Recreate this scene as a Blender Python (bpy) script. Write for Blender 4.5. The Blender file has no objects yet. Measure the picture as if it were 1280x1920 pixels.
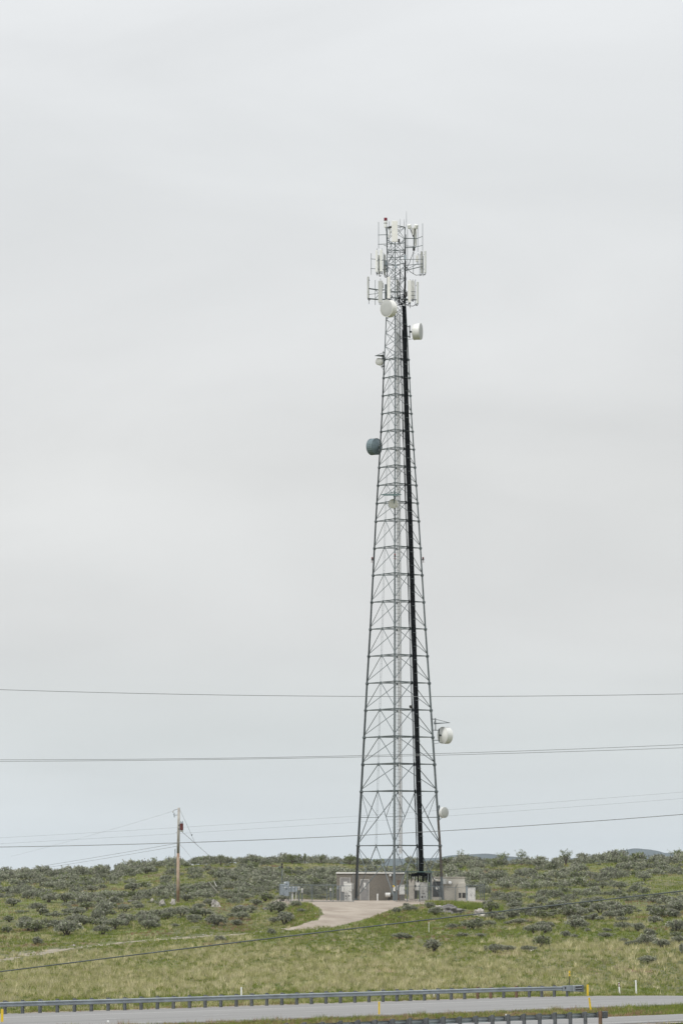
import bpy, math, random
import numpy as np
from mathutils import Vector, Matrix, noise as mnoise
random.seed(7); np.random.seed(7)
R = math.radians
S = bpy.context.scene
COL = S.collection

# ------------------------------------------------------------------ camera
FPX = 9000.0                      # focal length in pixels of the 1280x1920 photograph
PITCH = math.atan((1650 - 960) / FPX)
cam_d = bpy.data.cameras.new('camera'); cam = bpy.data.objects.new('camera', cam_d); COL.objects.link(cam)
cam_d.sensor_fit = 'VERTICAL'; cam_d.sensor_height = 24.0; cam_d.lens = 24.0 * FPX / 1920
cam_d.clip_start = 1.0; cam_d.clip_end = 30000
cam.location = (0, 0, 0); cam.rotation_euler = (R(90) + PITCH, 0, 0)
S.camera = cam

# ------------------------------------------------------------------ view, world, sun
S.view_settings.view_transform = 'Standard'; S.view_settings.look = 'None'
S.view_settings.exposure = 0.0; S.view_settings.gamma = 1.0
S.view_settings.use_curve_mapping = False
SUN_EL, SUN_AZ = R(52), R(215)    # azimuth measured clockwise from +Y
w = bpy.data.worlds.new("World"); S.world = w; w.use_nodes = True
nt = w.node_tree; nt.nodes.clear()
def N(t, **k):
    n = nt.nodes.new(t)
    for a, b in k.items(): setattr(n, a, b)
    return n
out = N('ShaderNodeOutputWorld'); mixs = N('ShaderNodeMixShader'); mixs.inputs[0].default_value = 0.94
sky = N('ShaderNodeTexSky', sky_type='NISHITA', sun_disc=False, sun_elevation=SUN_EL, sun_rotation=SUN_AZ)
bg1 = N('ShaderNodeBackground'); bg1.inputs[1].default_value = 0.1
bg2 = N('ShaderNodeBackground'); bg2.inputs[1].default_value = 1.0
tc = N('ShaderNodeTexCoord'); sep = N('ShaderNodeSeparateXYZ'); nt.links.new(tc.outputs['Generated'], sep.inputs[0])
ramp = N('ShaderNodeValToRGB'); cr = ramp.color_ramp
stops = [(0.0, (.745, .805, .835)), (.012, (.735, .785, .81)), (.03, (.705, .742, .750)), (.052, (.728, .738, .740)), (.085, (.760, .765, .760)),
         (.11, (.768, .775, .775)), (.15, (.785, .800, .805)), (.185, (.815, .828, .836)), (.4, (.92, .94, .96)), (1.0, (1.2, 1.23, 1.27))]
cr.elements[0].position = 0; cr.elements[0].color = (*stops[0][1], 1)
cr.elements[1].position = 1; cr.elements[1].color = (*stops[-1][1], 1)
for p, c in stops[1:-1]:
    e = cr.elements.new(p); e.color = (*c, 1)
nt.links.new(sep.outputs[2], ramp.inputs[0])
mp = N('ShaderNodeMapping'); mp.inputs['Scale'].default_value = (7, 7, 24); nt.links.new(tc.outputs['Generated'], mp.inputs[0])
nz = N('ShaderNodeTexNoise'); nz.inputs['Scale'].default_value = 1.0; nz.inputs['Detail'].default_value = 6; nz.inputs['Roughness'].default_value = .5
nz.inputs['Distortion'].default_value = .5
nt.links.new(mp.outputs[0], nz.inputs[0])
mr = N('ShaderNodeMapRange'); mr.inputs[1].default_value = .25; mr.inputs[2].default_value = .75; mr.inputs[3].default_value = .915; mr.inputs[4].default_value = 1.095
nt.links.new(nz.outputs[0], mr.inputs[0])
vm = N('ShaderNodeVectorMath', operation='SCALE'); nt.links.new(ramp.outputs[0], vm.inputs[0]); nt.links.new(mr.outputs[0], vm.inputs['Scale'])
nt.links.new(vm.outputs[0], bg2.inputs[0]); nt.links.new(sky.outputs[0], bg1.inputs[0])
nt.links.new(bg1.outputs[0], mixs.inputs[1]); nt.links.new(bg2.outputs[0], mixs.inputs[2]); nt.links.new(mixs.outputs[0], out.inputs[0])
sun_d = bpy.data.lights.new('sun', 'SUN'); sun = bpy.data.objects.new('sun', sun_d); COL.objects.link(sun)
sun_d.energy = 2.1; sun_d.angle = R(11); sun_d.color = (1.0, .965, .91)
sdir = Vector((math.sin(SUN_AZ) * math.cos(SUN_EL), math.cos(SUN_AZ) * math.cos(SUN_EL), math.sin(SUN_EL)))
sun.rotation_euler = (-sdir).to_track_quat('-Z', 'Y').to_euler(); sun.location = (0, 100, 300)

HAZE = 3.2e-5
# ------------------------------------------------------------------ helpers
def P(u, v, Y):
    a = (960 - v) / FPX
    dy = math.cos(PITCH) - a * math.sin(PITCH); dz = math.sin(PITCH) + a * math.cos(PITCH); dx = (u - 640) / FPX
    k = Y / dy
    return Vector((dx * k, Y, dz * k))

def mat(name, col, rough=.7, metal=0.0, var=.25, scale=2.0, col2=None, bump=0.0, bscale=20.0, attr=False, trans=0.0, detail=6):
    m = bpy.data.materials.new(name); m.use_nodes = True; t = m.node_tree; b = t.nodes['Principled BSDF']
    b.inputs['Roughness'].default_value = rough; b.inputs['Metallic'].default_value = metal
    tcn = t.nodes.new('ShaderNodeTexCoord'); nzn = t.nodes.new('ShaderNodeTexNoise')
    nzn.inputs['Scale'].default_value = scale; nzn.inputs['Detail'].default_value = detail
    t.links.new(tcn.outputs['Object'], nzn.inputs[0])
    mx = t.nodes.new('ShaderNodeMix'); mx.data_type = 'RGBA'
    c2 = col2 or tuple(c * (1 - var) for c in col)
    mx.inputs[6].default_value = (*(c2), 1); mx.inputs[7].default_value = (*col, 1)
    rm = t.nodes.new('ShaderNodeMapRange'); rm.inputs[1].default_value = .35; rm.inputs[2].default_value = .65
    t.links.new(nzn.outputs[0], rm.inputs[0]); t.links.new(rm.outputs[0], mx.inputs[0])
    last = mx.outputs[2]
    if attr:
        at = t.nodes.new('ShaderNodeAttribute'); at.attribute_name = 'col'
        m2 = t.nodes.new('ShaderNodeMix'); m2.data_type = 'RGBA'; m2.blend_type = 'MULTIPLY'; m2.inputs[0].default_value = 1
        t.links.new(last, m2.inputs[6]); t.links.new(at.outputs['Color'], m2.inputs[7]); last = m2.outputs[2]
    t.links.new(last, b.inputs['Base Color'])
    if bump:
        n2 = t.nodes.new('ShaderNodeTexNoise'); n2.inputs['Scale'].default_value = bscale; n2.inputs['Detail'].default_value = 5
        t.links.new(tcn.outputs['Object'], n2.inputs[0])
        bp = t.nodes.new('ShaderNodeBump'); bp.inputs['Strength'].default_value = bump; bp.inputs['Distance'].default_value = .05
        t.links.new(n2.outputs[0], bp.inputs['Height']); t.links.new(bp.outputs[0], b.inputs['Normal'])
    if trans:
        tr = t.nodes.new('ShaderNodeBsdfTranslucent'); t.links.new(last, tr.inputs[0])
        ms = t.nodes.new('ShaderNodeMixShader'); ms.inputs[0].default_value = trans
        o = t.nodes['Material Output']; t.links.new(b.outputs[0], ms.inputs[1]); t.links.new(tr.outputs[0], ms.inputs[2]); t.links.new(ms.outputs[0], o.inputs[0])
    return m

class MB:
    def __init__(s): s.v = []; s.f = []
    def add(s, vs, fs):
        o = len(s.v); s.v += [tuple(x) for x in vs]; s.f += [tuple(i + o for i in f) for f in fs]; return s
    def tube(s, a, b, r, n=6, r2=None, caps=True):
        a = Vector(a); b = Vector(b); d = (b - a)
        if d.length < 1e-6: return s
        q = d.to_track_quat('Z', 'Y'); r2 = r if r2 is None else r2
        vs = []
        for p, rr in ((a, r), (b, r2)):
            for i in range(n):
                t = 2 * math.pi * i / n
                vs.append(p + q @ Vector((math.cos(t) * rr, math.sin(t) * rr, 0)))
        fs = [(i, (i + 1) % n, n + (i + 1) % n, n + i) for i in range(n)]
        if caps: fs += [tuple(range(n))[::-1], tuple(range(n, 2 * n))]
        return s.add(vs, fs)
    def path(s, pts, r, n=6):
        for a, b in zip(pts, pts[1:]): s.tube(a, b, r, n, caps=False)
        return s
    def box(s, c, size, rz=0.0, M=None, bev=0.0):
        c = Vector(c); x, y, z = [q / 2 for q in size]
        m = M or Matrix.Rotation(rz, 3, 'Z')
        if bev <= 0:
            vs = [c + m @ Vector((i * x, j * y, k * z)) for k in (-1, 1) for j in (-1, 1) for i in (-1, 1)]
            return s.add(vs, [(0, 2, 3, 1), (4, 5, 7, 6), (0, 1, 5, 4), (2, 6, 7, 3), (1, 3, 7, 5), (0, 4, 6, 2)])
        rings = []
        for zz, ins in ((-z, bev), (-z + bev, 0), (z - bev, 0), (z, bev)):
            xx, yy = x - ins, y - ins; b2 = bev
            rings.append([(xx, -yy + b2), (xx, yy - b2), (xx - b2, yy), (-xx + b2, yy), (-xx, yy - b2), (-xx, -yy + b2), (-xx + b2, -yy), (xx - b2, -yy)])
        vs = [c + m @ Vector((p[0], p[1], zz)) for (zz, _), rg in zip(((-z, 0), (-z + bev, 0), (z - bev, 0), (z, 0)), rings) for p in rg]
        fs = [tuple(range(8))[::-1], tuple(range(24, 32))]
        for k in range(3):
            for i in range(8): fs.append((k * 8 + i, k * 8 + (i + 1) % 8, k * 8 + 8 + (i + 1) % 8, k * 8 + 8 + i))
        return s.add(vs, fs)
    def lathe(s, c, axis, prof, n=28):
        c = Vector(c); q = Vector(axis).to_track_quat('Z', 'Y'); vs = []; fs = []
        for (r, z) in prof:
            for i in range(n):
                t = 2 * math.pi * i / n; vs.append(c + q @ Vector((r * math.cos(t), r * math.sin(t), z)))
        for k in range(len(prof) - 1):
            for i in range(n): fs.append((k * n + i, k * n + (i + 1) % n, (k + 1) * n + (i + 1) % n, (k + 1) * n + i))
        return s.add(vs, fs)
    def build(s, name, m, parent=None, smooth=False, origin=None):
        me = bpy.data.meshes.new(name)
        vs = s.v
        if parent is not None:
            o0 = parent.get('_org', (0, 0, 0)) if origin is None else origin
            vs = [(a - o0[0], b - o0[1], c - o0[2]) for a, b, c in vs]
        elif origin is not None:
            vs = [(a - origin[0], b - origin[1], c - origin[2]) for a, b, c in vs]
        me.from_pydata(vs, [], s.f); me.update()
        if smooth: me.polygons.foreach_set('use_smooth', [True] * len(me.polygons))
        for x in (m if isinstance(m, (list, tuple)) else [m]): me.materials.append(x)
        o = bpy.data.objects.new(name, me); COL.objects.link(o)
        if parent is not None: o.parent = parent; ORG[o.name] = parent.get('_org', (0, 0, 0)); o['_org'] = tuple(ORG[o.name])
        elif origin is not None: o.location = origin
        return o
ORG = {}
def tag(o, label=None, cat=None, group=None, kind=None):
    if label: o['label'] = label
    if cat: o['category'] = cat
    if group: o['group'] = group
    if kind: o['kind'] = kind
    return o
def thing(name, loc, label, cat, group=None):
    o = bpy.data.objects.new(name, None); COL.objects.link(o); o.location = loc; o['_org'] = tuple(loc); o.empty_display_size = .5
    return tag(o, label, cat, group)
def lerp(x, xs, ys): return float(np.interp(x, xs, ys))

def npmesh(name, verts, faces_n, m, cols=None):
    """verts (n*k,3) with consecutive k-vertex faces"""
    me = bpy.data.meshes.new(name); nv = len(verts); k = faces_n; nf = nv // k
    me.vertices.add(nv); me.vertices.foreach_set('co', np.asarray(verts, dtype=np.float32).ravel())
    me.loops.add(nv); me.loops.foreach_set('vertex_index', np.arange(nv, dtype=np.int32))
    me.polygons.add(nf); me.polygons.foreach_set('loop_start', np.arange(0, nv, k, dtype=np.int32))
    me.update(calc_edges=True)
    if cols is not None:
        a = me.color_attributes.new('col', 'FLOAT_COLOR', 'POINT')
        c = np.ones((nv, 4), dtype=np.float32); c[:, :3] = cols; a.data.foreach_set('color', c.ravel())
    me.materials.append(m); me.validate()
    return me

# ------------------------------------------------------------------ terrain function
P0 = (-21.2, 305.3); TD = (.53, .848); ND = (.848, -.53)
def road_pt(s, d): return (P0[0] + s * TD[0] + d * ND[0], P0[1] + s * TD[1] + d * ND[1])
def sd(x, Y):
    a, b = x - P0[0], Y - P0[1]
    return a * TD[0] + b * TD[1], a * ND[0] + b * ND[1]
def zroad(s, d):
    e = min(max(s - 60, 0), 60)
    return -8.45 - .0045 * max(min(s, 300), -300) - .00030 * e * e - .014 * max(min(d, 45), -10)
TY = [380, 420, 450, 480, 505, 520, 536, 562, 600, 650, 700, 740]
TU = [0, 200, 400, 520, 570, 790, 900, 1100, 1280, 1500]
TV = [
 [1845, 1815, 1797, 1765, 1745, 1730, 1715, 1700, 1682, 1664, 1653, 1647],
 [1848, 1815, 1790, 1766, 1740, 1724, 1708, 1694, 1677, 1660, 1648, 1640],
 [1848, 1812, 1785, 1760, 1732, 1715, 1700, 1690, 1672, 1652, 1634, 1620],
 [1848, 1812, 1782, 1755, 1728, 1708, 1693, 1688.5, 1672, 1653, 1634, 1621],
 [1848, 1810, 1780, 1752, 1720, 1699, 1690, 1688.5, 1674, 1653, 1635, 1622],
 [1848, 1810, 1780, 1752, 1724, 1702, 1690, 1688.5, 1672, 1652, 1636, 1625],
 [1848, 1808, 1778, 1750, 1724, 1709, 1694, 1690, 1670, 1650, 1633, 1623],
 [1848, 1808, 1775, 1748, 1722, 1710, 1700, 1686, 1666, 1645, 1628, 1619],
 [1850, 1808, 1775, 1745, 1718, 1705, 1693, 1680, 1660, 1640, 1623, 1616],
 [1850, 1808, 1775, 1745, 1718, 1700, 1688, 1672, 1650, 1630, 1613, 1606]]
TZ = np.array([[-(v - 1650) * y / FPX for v, y in zip(row, TY)] for row in TV])
def hill(x, Y):
    u = 640 + FPX * x / Y
    u = min(max(u, 0), 1500)
    i = 0
    while i < len(TU) - 2 and u > TU[i + 1]: i += 1
    f = (u - TU[i]) / (TU[i + 1] - TU[i]); f = min(max(f, 0), 1); f = f * f * (3 - 2 * f)
    row = TZ[i] * (1 - f) + TZ[i + 1] * f
    if Y <= 380: return row[0]
    if Y <= 740: 
        j = 0
        while j < len(TY) - 2 and Y > TY[j + 1]: j += 1
        y0, y1 = TY[j], TY[j + 1]; t = (Y - y0) / (y1 - y0)
        def sl(k):
            if k <= 0: return (row[1] - row[0]) / (TY[1] - TY[0])
            if k >= len(TY) - 1: return .01
            return (row[k + 1] - row[k - 1]) / (TY[k + 1] - TY[k - 1])
        h = y1 - y0; a, b = row[j], row[j + 1]; m0, m1 = sl(j) * h, sl(j + 1) * h
        return (2*t**3 - 3*t*t + 1) * a + (t**3 - 2*t*t + t) * m0 + (-2*t**3 + 3*t*t) * b + (t**3 - t*t) * m1
    top = row[-1]
    if Y < 900: t = (Y - 740) / 160; return top + .2 - 6 * t * t - .2
    if Y < 1300: t = (Y - 900) / 400; return (top - 6) * (1 - t) + (-14) * t
    return -14
PADX = (-7.6, 16.6)
def ground(x, Y):
    s, d = sd(x, Y)
    if d > -2:
        z = zroad(s, d) - .09
        if 16.2 < d < 26.4: z += -.02
        if d > 36: z -= min((d - 36) * .05, 1.2)
        return z + (0 if d < 36 and (0 < d < 16.2 or d > 26.4) else .06 * mnoise.noise((x * .3, Y * .3, 0)))
    t = min(max((-d - 2) / 30, 0), 1); t = t * t * (3 - 2 * t)
    zr = zroad(s, d) - .09 - .35 * math.sin(min(max((-d - 2) / 12, 0), 1) * math.pi)
    z = zr * (1 - t) + hill(x, Y) * t
    amp = .45 if Y > 490 else .22
    pad = 0.0
    if Y > 500:
        px = min(max((x + 9.5) / 2, 0), 1) * min(max((18.5 - x) / 2, 0), 1); py = min(max((Y - 505) / 15, 0), 1) * min(max((572 - Y) / 8, 0), 1)
        pad = px * py
        zp = -2.36
        if Y > 532: z = z * (1 - pad) + zp * pad
    z += (1 - pad) * amp * (mnoise.noise((x * .11, Y * .07, 3.3)) + .5 * mnoise.noise((x * .31, Y * .2, 9.1)))
    if 690 < Y < 900: z += .35 * mnoise.noise((x * .07, 4.2, 1.0))
    return z
def ground_at(u, v, y0=200.0, y1=800.0):
    Y = y0; prev = None
    while Y < y1:
        p = P(u, v, Y); g = ground(p.x, Y)
        if p.z <= g:
            return Vector((p.x, Y, g))
        Y += .5
    p = P(u, v, 735); return Vector((p.x, 735, ground(p.x, 735)))

# ------------------------------------------------------------------ materials
M = {}
def ground_material():
    m = bpy.data.materials.new('ground_soil_and_turf'); m.use_nodes = True; t = m.node_tree; b = t.nodes['Principled BSDF']
    b.inputs['Roughness'].default_value = .95
    tcn = t.nodes.new('ShaderNodeTexCoord')
    def nz(scale, det, sc=(1, 1, 1)):
        mpn = t.nodes.new('ShaderNodeMapping'); mpn.inputs['Scale'].default_value = sc; t.links.new(tcn.outputs['Object'], mpn.inputs[0])
        n = t.nodes.new('ShaderNodeTexNoise'); n.inputs['Scale'].default_value = scale; n.inputs['Detail'].default_value = det; t.links.new(mpn.outputs[0], n.inputs[0]); return n.outputs[0]
    def ram(v, a, b2):
        r = t.nodes.new('ShaderNodeMapRange'); r.inputs[1].default_value = a; r.inputs[2].default_value = b2; t.links.new(v, r.inputs[0]); return r.outputs[0]
    def mix(f, a, b2):
        x = t.nodes.new('ShaderNodeMix'); x.data_type = 'RGBA'; t.links.new(f, x.inputs[0])
        for s_, k in ((a, 6), (b2, 7)):
            if isinstance(s_, tuple): x.inputs[k].default_value = (*s_, 1)
            else: t.links.new(s_, x.inputs[k])
        return x.outputs[2]
    c = mix(ram(nz(1.7, 6), .4, .62), (.07, .088, .022), (.16, .145, .065))
    c = mix(ram(nz(.09, 4), .5, .66), c, (.12, .145, .03))
    c = mix(ram(nz(.16, 5, (1, .6, 1)), .6, .7), c, (.20, .13, .075))
    t.links.new(c, b.inputs['Base Color'])
    return m
M['ground'] = ground_material()
M['asphalt'] = mat('asphalt', (.265, .262, .255), .9, var=.2, scale=1.0, bump=.2, bscale=30, detail=3)
_t = M['asphalt'].node_tree; _mp = _t.nodes.new('ShaderNodeMapping'); _mp.inputs['Rotation'].default_value = (0, 0, -math.atan2(.848, .53)); _mp.inputs['Scale'].default_value = (.02, 1.1, 1)
_n = [n for n in _t.nodes if n.type == 'TEX_NOISE' and n.inputs['Scale'].default_value == 1.0][0]; _src = _n.inputs[0].links[0].from_socket
_mp2 = _t.nodes.new('ShaderNodeMapping'); _mp2.inputs['Rotation'].default_value = _mp.inputs['Rotation'].default_value; _t.links.new(_src, _mp2.inputs[0]); _t.links.new(_mp2.outputs[0], _mp.inputs[0]); _mp.inputs['Rotation'].default_value = (0, 0, 0); _t.links.new(_mp.outputs[0], _n.inputs[0])
M['shoulder'] = mat('gravel_shoulder', (.34, .31, .27), .95, scale=1.5, var=.35)
M['paint'] = mat('road_paint_white', (.62, .62, .60), .6, var=.25, scale=3)
M['gravel'] = mat('pale_gravel', (.385, .335, .275), .95, col2=(.27, .225, .18), scale=.35, bump=.4, detail=10)
M['gravel2'] = mat('track_gravel', (.33, .29, .22), .95, var=.3, scale=1.2)
M['galv'] = mat('galvanised_steel', (.185, .215, .225), .55, .35, var=.3, scale=.7)
M['galv_d'] = mat('weathered_dark_steel', (.10, .12, .122), .6, .3, var=.3, scale=.9)
M['green_steel'] = mat('oxidised_green_steel', (.09, .15, .14), .6, .3, var=.3, scale=.9)
M['silver'] = mat('bright_aluminium_line', (.85, .86, .88), .4, .0, var=.10, scale=.5)
M['black'] = mat('black_cable_jacket', (.007, .008, .009), .9, var=.3, scale=2)
M['white'] = mat('white_fibreglass', (.80, .81, .79), .45, var=.08, scale=1.5)
M['grey_pl'] = mat('light_grey_radome', (.50, .51, .49), .5, var=.08, scale=1.5)
M['radome'] = mat('grey_fabric_radome', (.47, .48, .47), .6, var=.07, scale=1.2)
M['teal'] = mat('blue_grey_painted_drum', (.18, .24, .265), .5, .1, var=.25, scale=1.8)
M['red'] = mat('red_beacon_glass', (.17, .008, .022), .25, var=.2)
M['dred'] = mat('dull_red_light', (.16, .03, .03), .4, var=.3)
M['guard'] = mat('galvanised_guardrail', (.36, .40, .42), .45, .35, var=.25, scale=1.1)
M['post'] = mat('weathered_grey_post', (.115, .125, .13), .8, var=.35, scale=4)
M['rpost'] = mat('brown_wooden_post', (.19, .12, .075), .85, var=.4, scale=4)
M['wood'] = mat('weathered_pole_wood', (.42, .335, .26), .85, var=.45, scale=1.2, col2=(.29, .19, .13))
M['wood_top'] = mat('silvered_pole_wood', (.44, .42, .38), .85, var=.3, scale=1.2)
M['trans'] = mat('oxide_red_tank', (.12, .02, .018), .5, var=.3)
M['yellow'] = mat('yellow_marker_plastic', (.72, .50, .03), .5, var=.15)
M['pebble'] = mat('brown_pebble_aggregate', (.24, .22, .188), .9, var=.35, scale=9, bump=.5, bscale=40)
M['roofw'] = mat('white_roof_edge', (.75, .74, .71), .6, var=.1)
M['door'] = mat('grey_painted_door', (.27, .265, .26), .6, var=.15)
M['frame'] = mat('light_door_frame', (.48, .47, .45), .6, var=.15)
M['tan'] = mat('tan_painted_wall', (.56, .535, .47), .75, var=.10, scale=.8)
M['tan_d'] = mat('tan_trim', (.42, .39, .33), .7, var=.12)
M['char'] = mat('charcoal_door', (.045, .048, .052), .6, var=.2)
M['cab'] = mat('pale_equipment_cabinet', (.72, .72, .69), .55, var=.12, scale=1.5)
M['cab_b'] = mat('beige_equipment_cabinet', (.50, .47, .42), .6, var=.14, scale=1.5)
M['elec'] = mat('grey_blue_meter_box', (.34, .39, .43), .5, .1, var=.15)
M['vent'] = mat('dark_louvre', (.04, .038, .035), .7)
M['cream'] = mat('cream_plastic', (.84, .835, .80), .5, var=.08)
M['wire'] = mat('chain_link_wire', (.13, .14, .14), .5, .4, var=.2)
M['line'] = mat('weathered_conductor', (.20, .21, .215), .6, .2, var=.2)
M['rock'] = mat('grey_basalt_rock', (.23, .22, .21), .95, scale=1.3, col2=(.13, .125, .12), bump=.7, bscale=3)
M['rock_w'] = mat('pale_crusted_rock', (.60, .57, .52), .95, scale=1.4, col2=(.24, .22, .21), bump=.7, bscale=3)
M['sage'] = mat('sagebrush_leaves', (1, 1, 1), .9, var=.0, attr=True, trans=.0)
M['stem'] = mat('shaggy_grey_bark', (.12, .10, .085), .95, var=.4, scale=5)
M['grass'] = mat('grass_blades', (1, 1, 1), .9, var=.0, attr=True, trans=.25)
M['farhill'] = mat('distant_sage_hills', (.10, .125, .13), 1, var=.30, scale=.004)

M['black'].node_tree.nodes['Principled BSDF'].inputs['Specular IOR Level'].default_value = .12
# ------------------------------------------------------------------ ground sheet
def axis(fine0, fine1, step, lo, hi, g=1.35):
    a = list(np.arange(fine0, fine1 + .01, step)); d = step; x = fine1
    while x < hi: d *= g; x += d; a.append(x)
    d = step; x = fine0; pre = []
    while x > lo: d *= g; x -= d; pre.append(x)
    return pre[::-1] + a
xs = axis(-72, 78, 1.0, -9000, 9000); ys = axis(225, 780, 1.6, -400, 9500)
V = [(x, y, ground(x, y) if -900 < x < 900 and y < 1500 else (-14 if y > 1300 or y < 200 else ground(max(min(x, 900), -900), y))) for y in ys for x in xs]
nx = len(xs); F = [(j * nx + i, j * nx + i + 1, (j + 1) * nx + i + 1, (j + 1) * nx + i) for j in range(len(ys) - 1) for i in range(nx - 1)]
g = MB().add(V, F).build('ground', M['ground'], smooth=True); tag(g, kind='structure')

# roads: strips in road coordinates
def strip(name, d0, d1, m, lift, s0=-160, s1=330, nd=6, kind='structure', wob=0.0, ds=4.0):
    ss = list(np.arange(s0, s1 + .1, ds)); b = MB(); vs = []
    for s in ss:
        for k in range(nd + 1):
            d = d0 + (d1 - d0) * k / nd
            if wob and k in (0, nd): d += wob * mnoise.noise((s * .35, d0, k))
            x, y = road_pt(s, d); vs.append((x, y, zroad(s, d) + lift))
    n = nd + 1
    fs = [(j * n + i, (j + 1) * n + i, (j + 1) * n + i + 1, j * n + i + 1) for j in range(len(ss) - 1) for i in range(nd)]
    o = b.add(vs, fs).build(name, m); o['kind'] = kind; return o
strip('gravel_shoulder', -1.6, 16.6, M['shoulder'], -.03, wob=.5, ds=1.5)
strip('road', .25, 16.0, M['asphalt'], .0)
strip('gravel_shoulder', 26.2, 35.0, M['shoulder'], -.03, wob=.5, ds=1.5)
strip('road', 26.8, 33.9, M['asphalt'], .0)
strip('road_marking', 4.0, 4.16, M['paint'], .006, nd=1)
strip('road_marking', 14.2, 14.36, M['paint'], .006, nd=1)
strip('road_marking', 27.6, 27.76, M['paint'], .006, nd=1)
strip('road_marking', 32.6, 32.76, M['paint'], .006, nd=1)
b = MB()
for s in np.arange(-150, 320, 12.2):
    for d in (9.1,):
        q = [road_pt(s, d), road_pt(s + 3, d), road_pt(s + 3, d + .13), road_pt(s, d + .13)]
        b.add([(x, y, zroad(*sd(x, y)) + .006) for x, y in q], [(0, 1, 2, 3)])
tag(b.build('lane_dashes', M['paint']), kind='structure')

# dirt track and gravel drive draped on the ground
def drape(poly_uv_pairs, name, m, lift=.07, nd=8, sub=10, wob=.35):
    L = [ground_at(*a) for a, _ in poly_uv_pairs]; Rr = [ground_at(*b_) for _, b_ in poly_uv_pairs]
    rows = []
    for i in range(len(L) - 1):
        for k in range(sub):
            t = k / sub; rows.append((L[i].lerp(L[i + 1], t), Rr[i].lerp(Rr[i + 1], t)))
    rows.append((L[-1], Rr[-1])); vs = []; outl = []
    for j, (a, c) in enumerate(rows):
        a = a.copy(); c = c.copy(); a.x += wob * mnoise.noise((j * .45, 0, 5)); c.x += wob * mnoise.noise((j * .45, 9, 5)); a.y += 1.5 * wob * mnoise.noise((j * .5, 3, 5)); c.y += 1.5 * wob * mnoise.noise((j * .5, 7, 5))
        outl.append((a, c))
        for k in range(nd + 1):
            p = a.lerp(c, k / nd); e = -.12 if k in (0, nd) else 0
            vs.append((p.x, p.y, ground(p.x, p.y) + lift + e))
    n = nd + 1
    fs = [(j * n + i, j * n + i + 1, (j + 1) * n + i + 1, (j + 1) * n + i) for j in range(len(rows) - 1) for i in range(nd)]
    o = MB().add(vs, fs).build(name, m, smooth=True); o['kind'] = 'structure'
    return outl
drive_o = drape([((526, 1743), (560, 1745)), ((562, 1736), (628, 1739)), ((592, 1727), (668, 1729)), ((604, 1716), (700, 1719)), ((600, 1706), (722, 1711)), ((588, 1698), (748, 1702)), ((574, 1692.5), (790, 1693.5))], 'gravel_drive', M['gravel'], nd=16)
trk = [((-60, 1806), (-60, 1816)), ((40, 1787), (40, 1796)), ((130, 1776), (130, 1782)), ((220, 1767.5), (220, 1770.5)), ((300, 1761), (300, 1763)), ((400, 1754), (400, 1756)), ((480, 1748.5), (480, 1750.5)), ((545, 1741), (545, 1745))]
track_o = drape(trk, 'dirt_track', M['gravel2'], lift=.04, nd=4, sub=12, wob=.9)
b = MB(); vs = []                                   # compound yard
gx = np.linspace(-8.4, 17.2, 27); gy = np.linspace(526.0, 570, 30)
for j, y in enumerate(gy):
    for i, x in enumerate(gx):
        e = -.2 if i in (0, 26) or j in (0, 29) else 0
        vs.append((x, y, ground(x, y) + .05 + e))
b.add(vs, [(j * 27 + i, j * 27 + i + 1, (j + 1) * 27 + i + 1, (j + 1) * 27 + i) for j in range(29) for i in range(26)])
tag(b.build('compound_yard', M['gravel'], smooth=True), kind='structure')

def in_rows(rows, x, y, pad=0.0):
    for a, c in rows:
        if abs(y - (a.y + c.y) / 2) < 2.0 + pad and min(a.x, c.x) - pad < x < max(a.x, c.x) + pad: return True
    return False
def in_track(x, y):
    for a, c in track_o:
        if abs(x - a.x) < 1.2:
            y0, y1 = min(a.y, c.y), max(a.y, c.y)
            if y0 - .3 < y < y1 + .3: return True
    return False
def clear(x, y):                                    # True where nothing grows
    s, d = sd(x, y)
    if -.9 < d < 16.1 or 26.6 < d < 34.3: return True
    if -8.2 < x < 17.0 and 527 < y < 569: return True
    if 470 < y < 535 and in_rows(drive_o, x, y): return True
    return in_track(x, y) and mnoise.noise((x * .5, y * .4, 12.0)) > -.12

# ------------------------------------------------------------------ far hills
def far_hill(uv, Y, depth, name='hills'):
    vs = []; n = len(uv)
    rows = 9
    for j in range(rows):
        t = j / (rows - 1); y = Y - depth + depth * 2 * t; h = math.sin(math.pi * t) ** .8 if 0 < t < 1 else 0
        for i, (u, v) in enumerate(uv):
            z = P(u, v, Y).z; x = (u - 640) / FPX * Y
            vs.append((x + 60 * mnoise.noise((x * .002, y * .002, 1)), y, -16 + (z + 16) * h * (1 + .10 * mnoise.noise((x * .004, y * .004, 2)) * (1 - abs(2 * t - 1)) * (0 if j == 4 else 1))))
    fs = [(j * n + i, j * n + i + 1, (j + 1) * n + i + 1, (j + 1) * n + i) for j in range(rows - 1) for i in range(n - 1)]
    tag(MB().add(vs, fs).build(name, M['farhill'], smooth=True), kind='structure')
def dense(pts, k=6):
    o = []
    for (a, b_), (c, d) in zip(pts, pts[1:]):
        for i in range(k):
            t = i / k; t2 = t * t * (3 - 2 * t); o.append((a + (c - a) * t, b_ + (d - b_) * t2 + .35 * mnoise.noise((a + (c - a) * t) * Vector((.06, .02, 0)))))
    return o + [pts[-1]]
far_hill(dense([(-500, 1640), (300, 1632), (500, 1620), (700, 1610), (790, 1609), (840, 1603), (900, 1600.5), (950, 1606), (1020, 1615), (1300, 1620), (1900, 1625)]), 6200, 500)
far_hill(dense([(900, 1640), (1060, 1608), (1120, 1602), (1150, 1594), (1180, 1590.5), (1205, 1592.5), (1235, 1599), (1290, 1601), (1500, 1600), (2000, 1640)]), 7800, 600)

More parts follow.
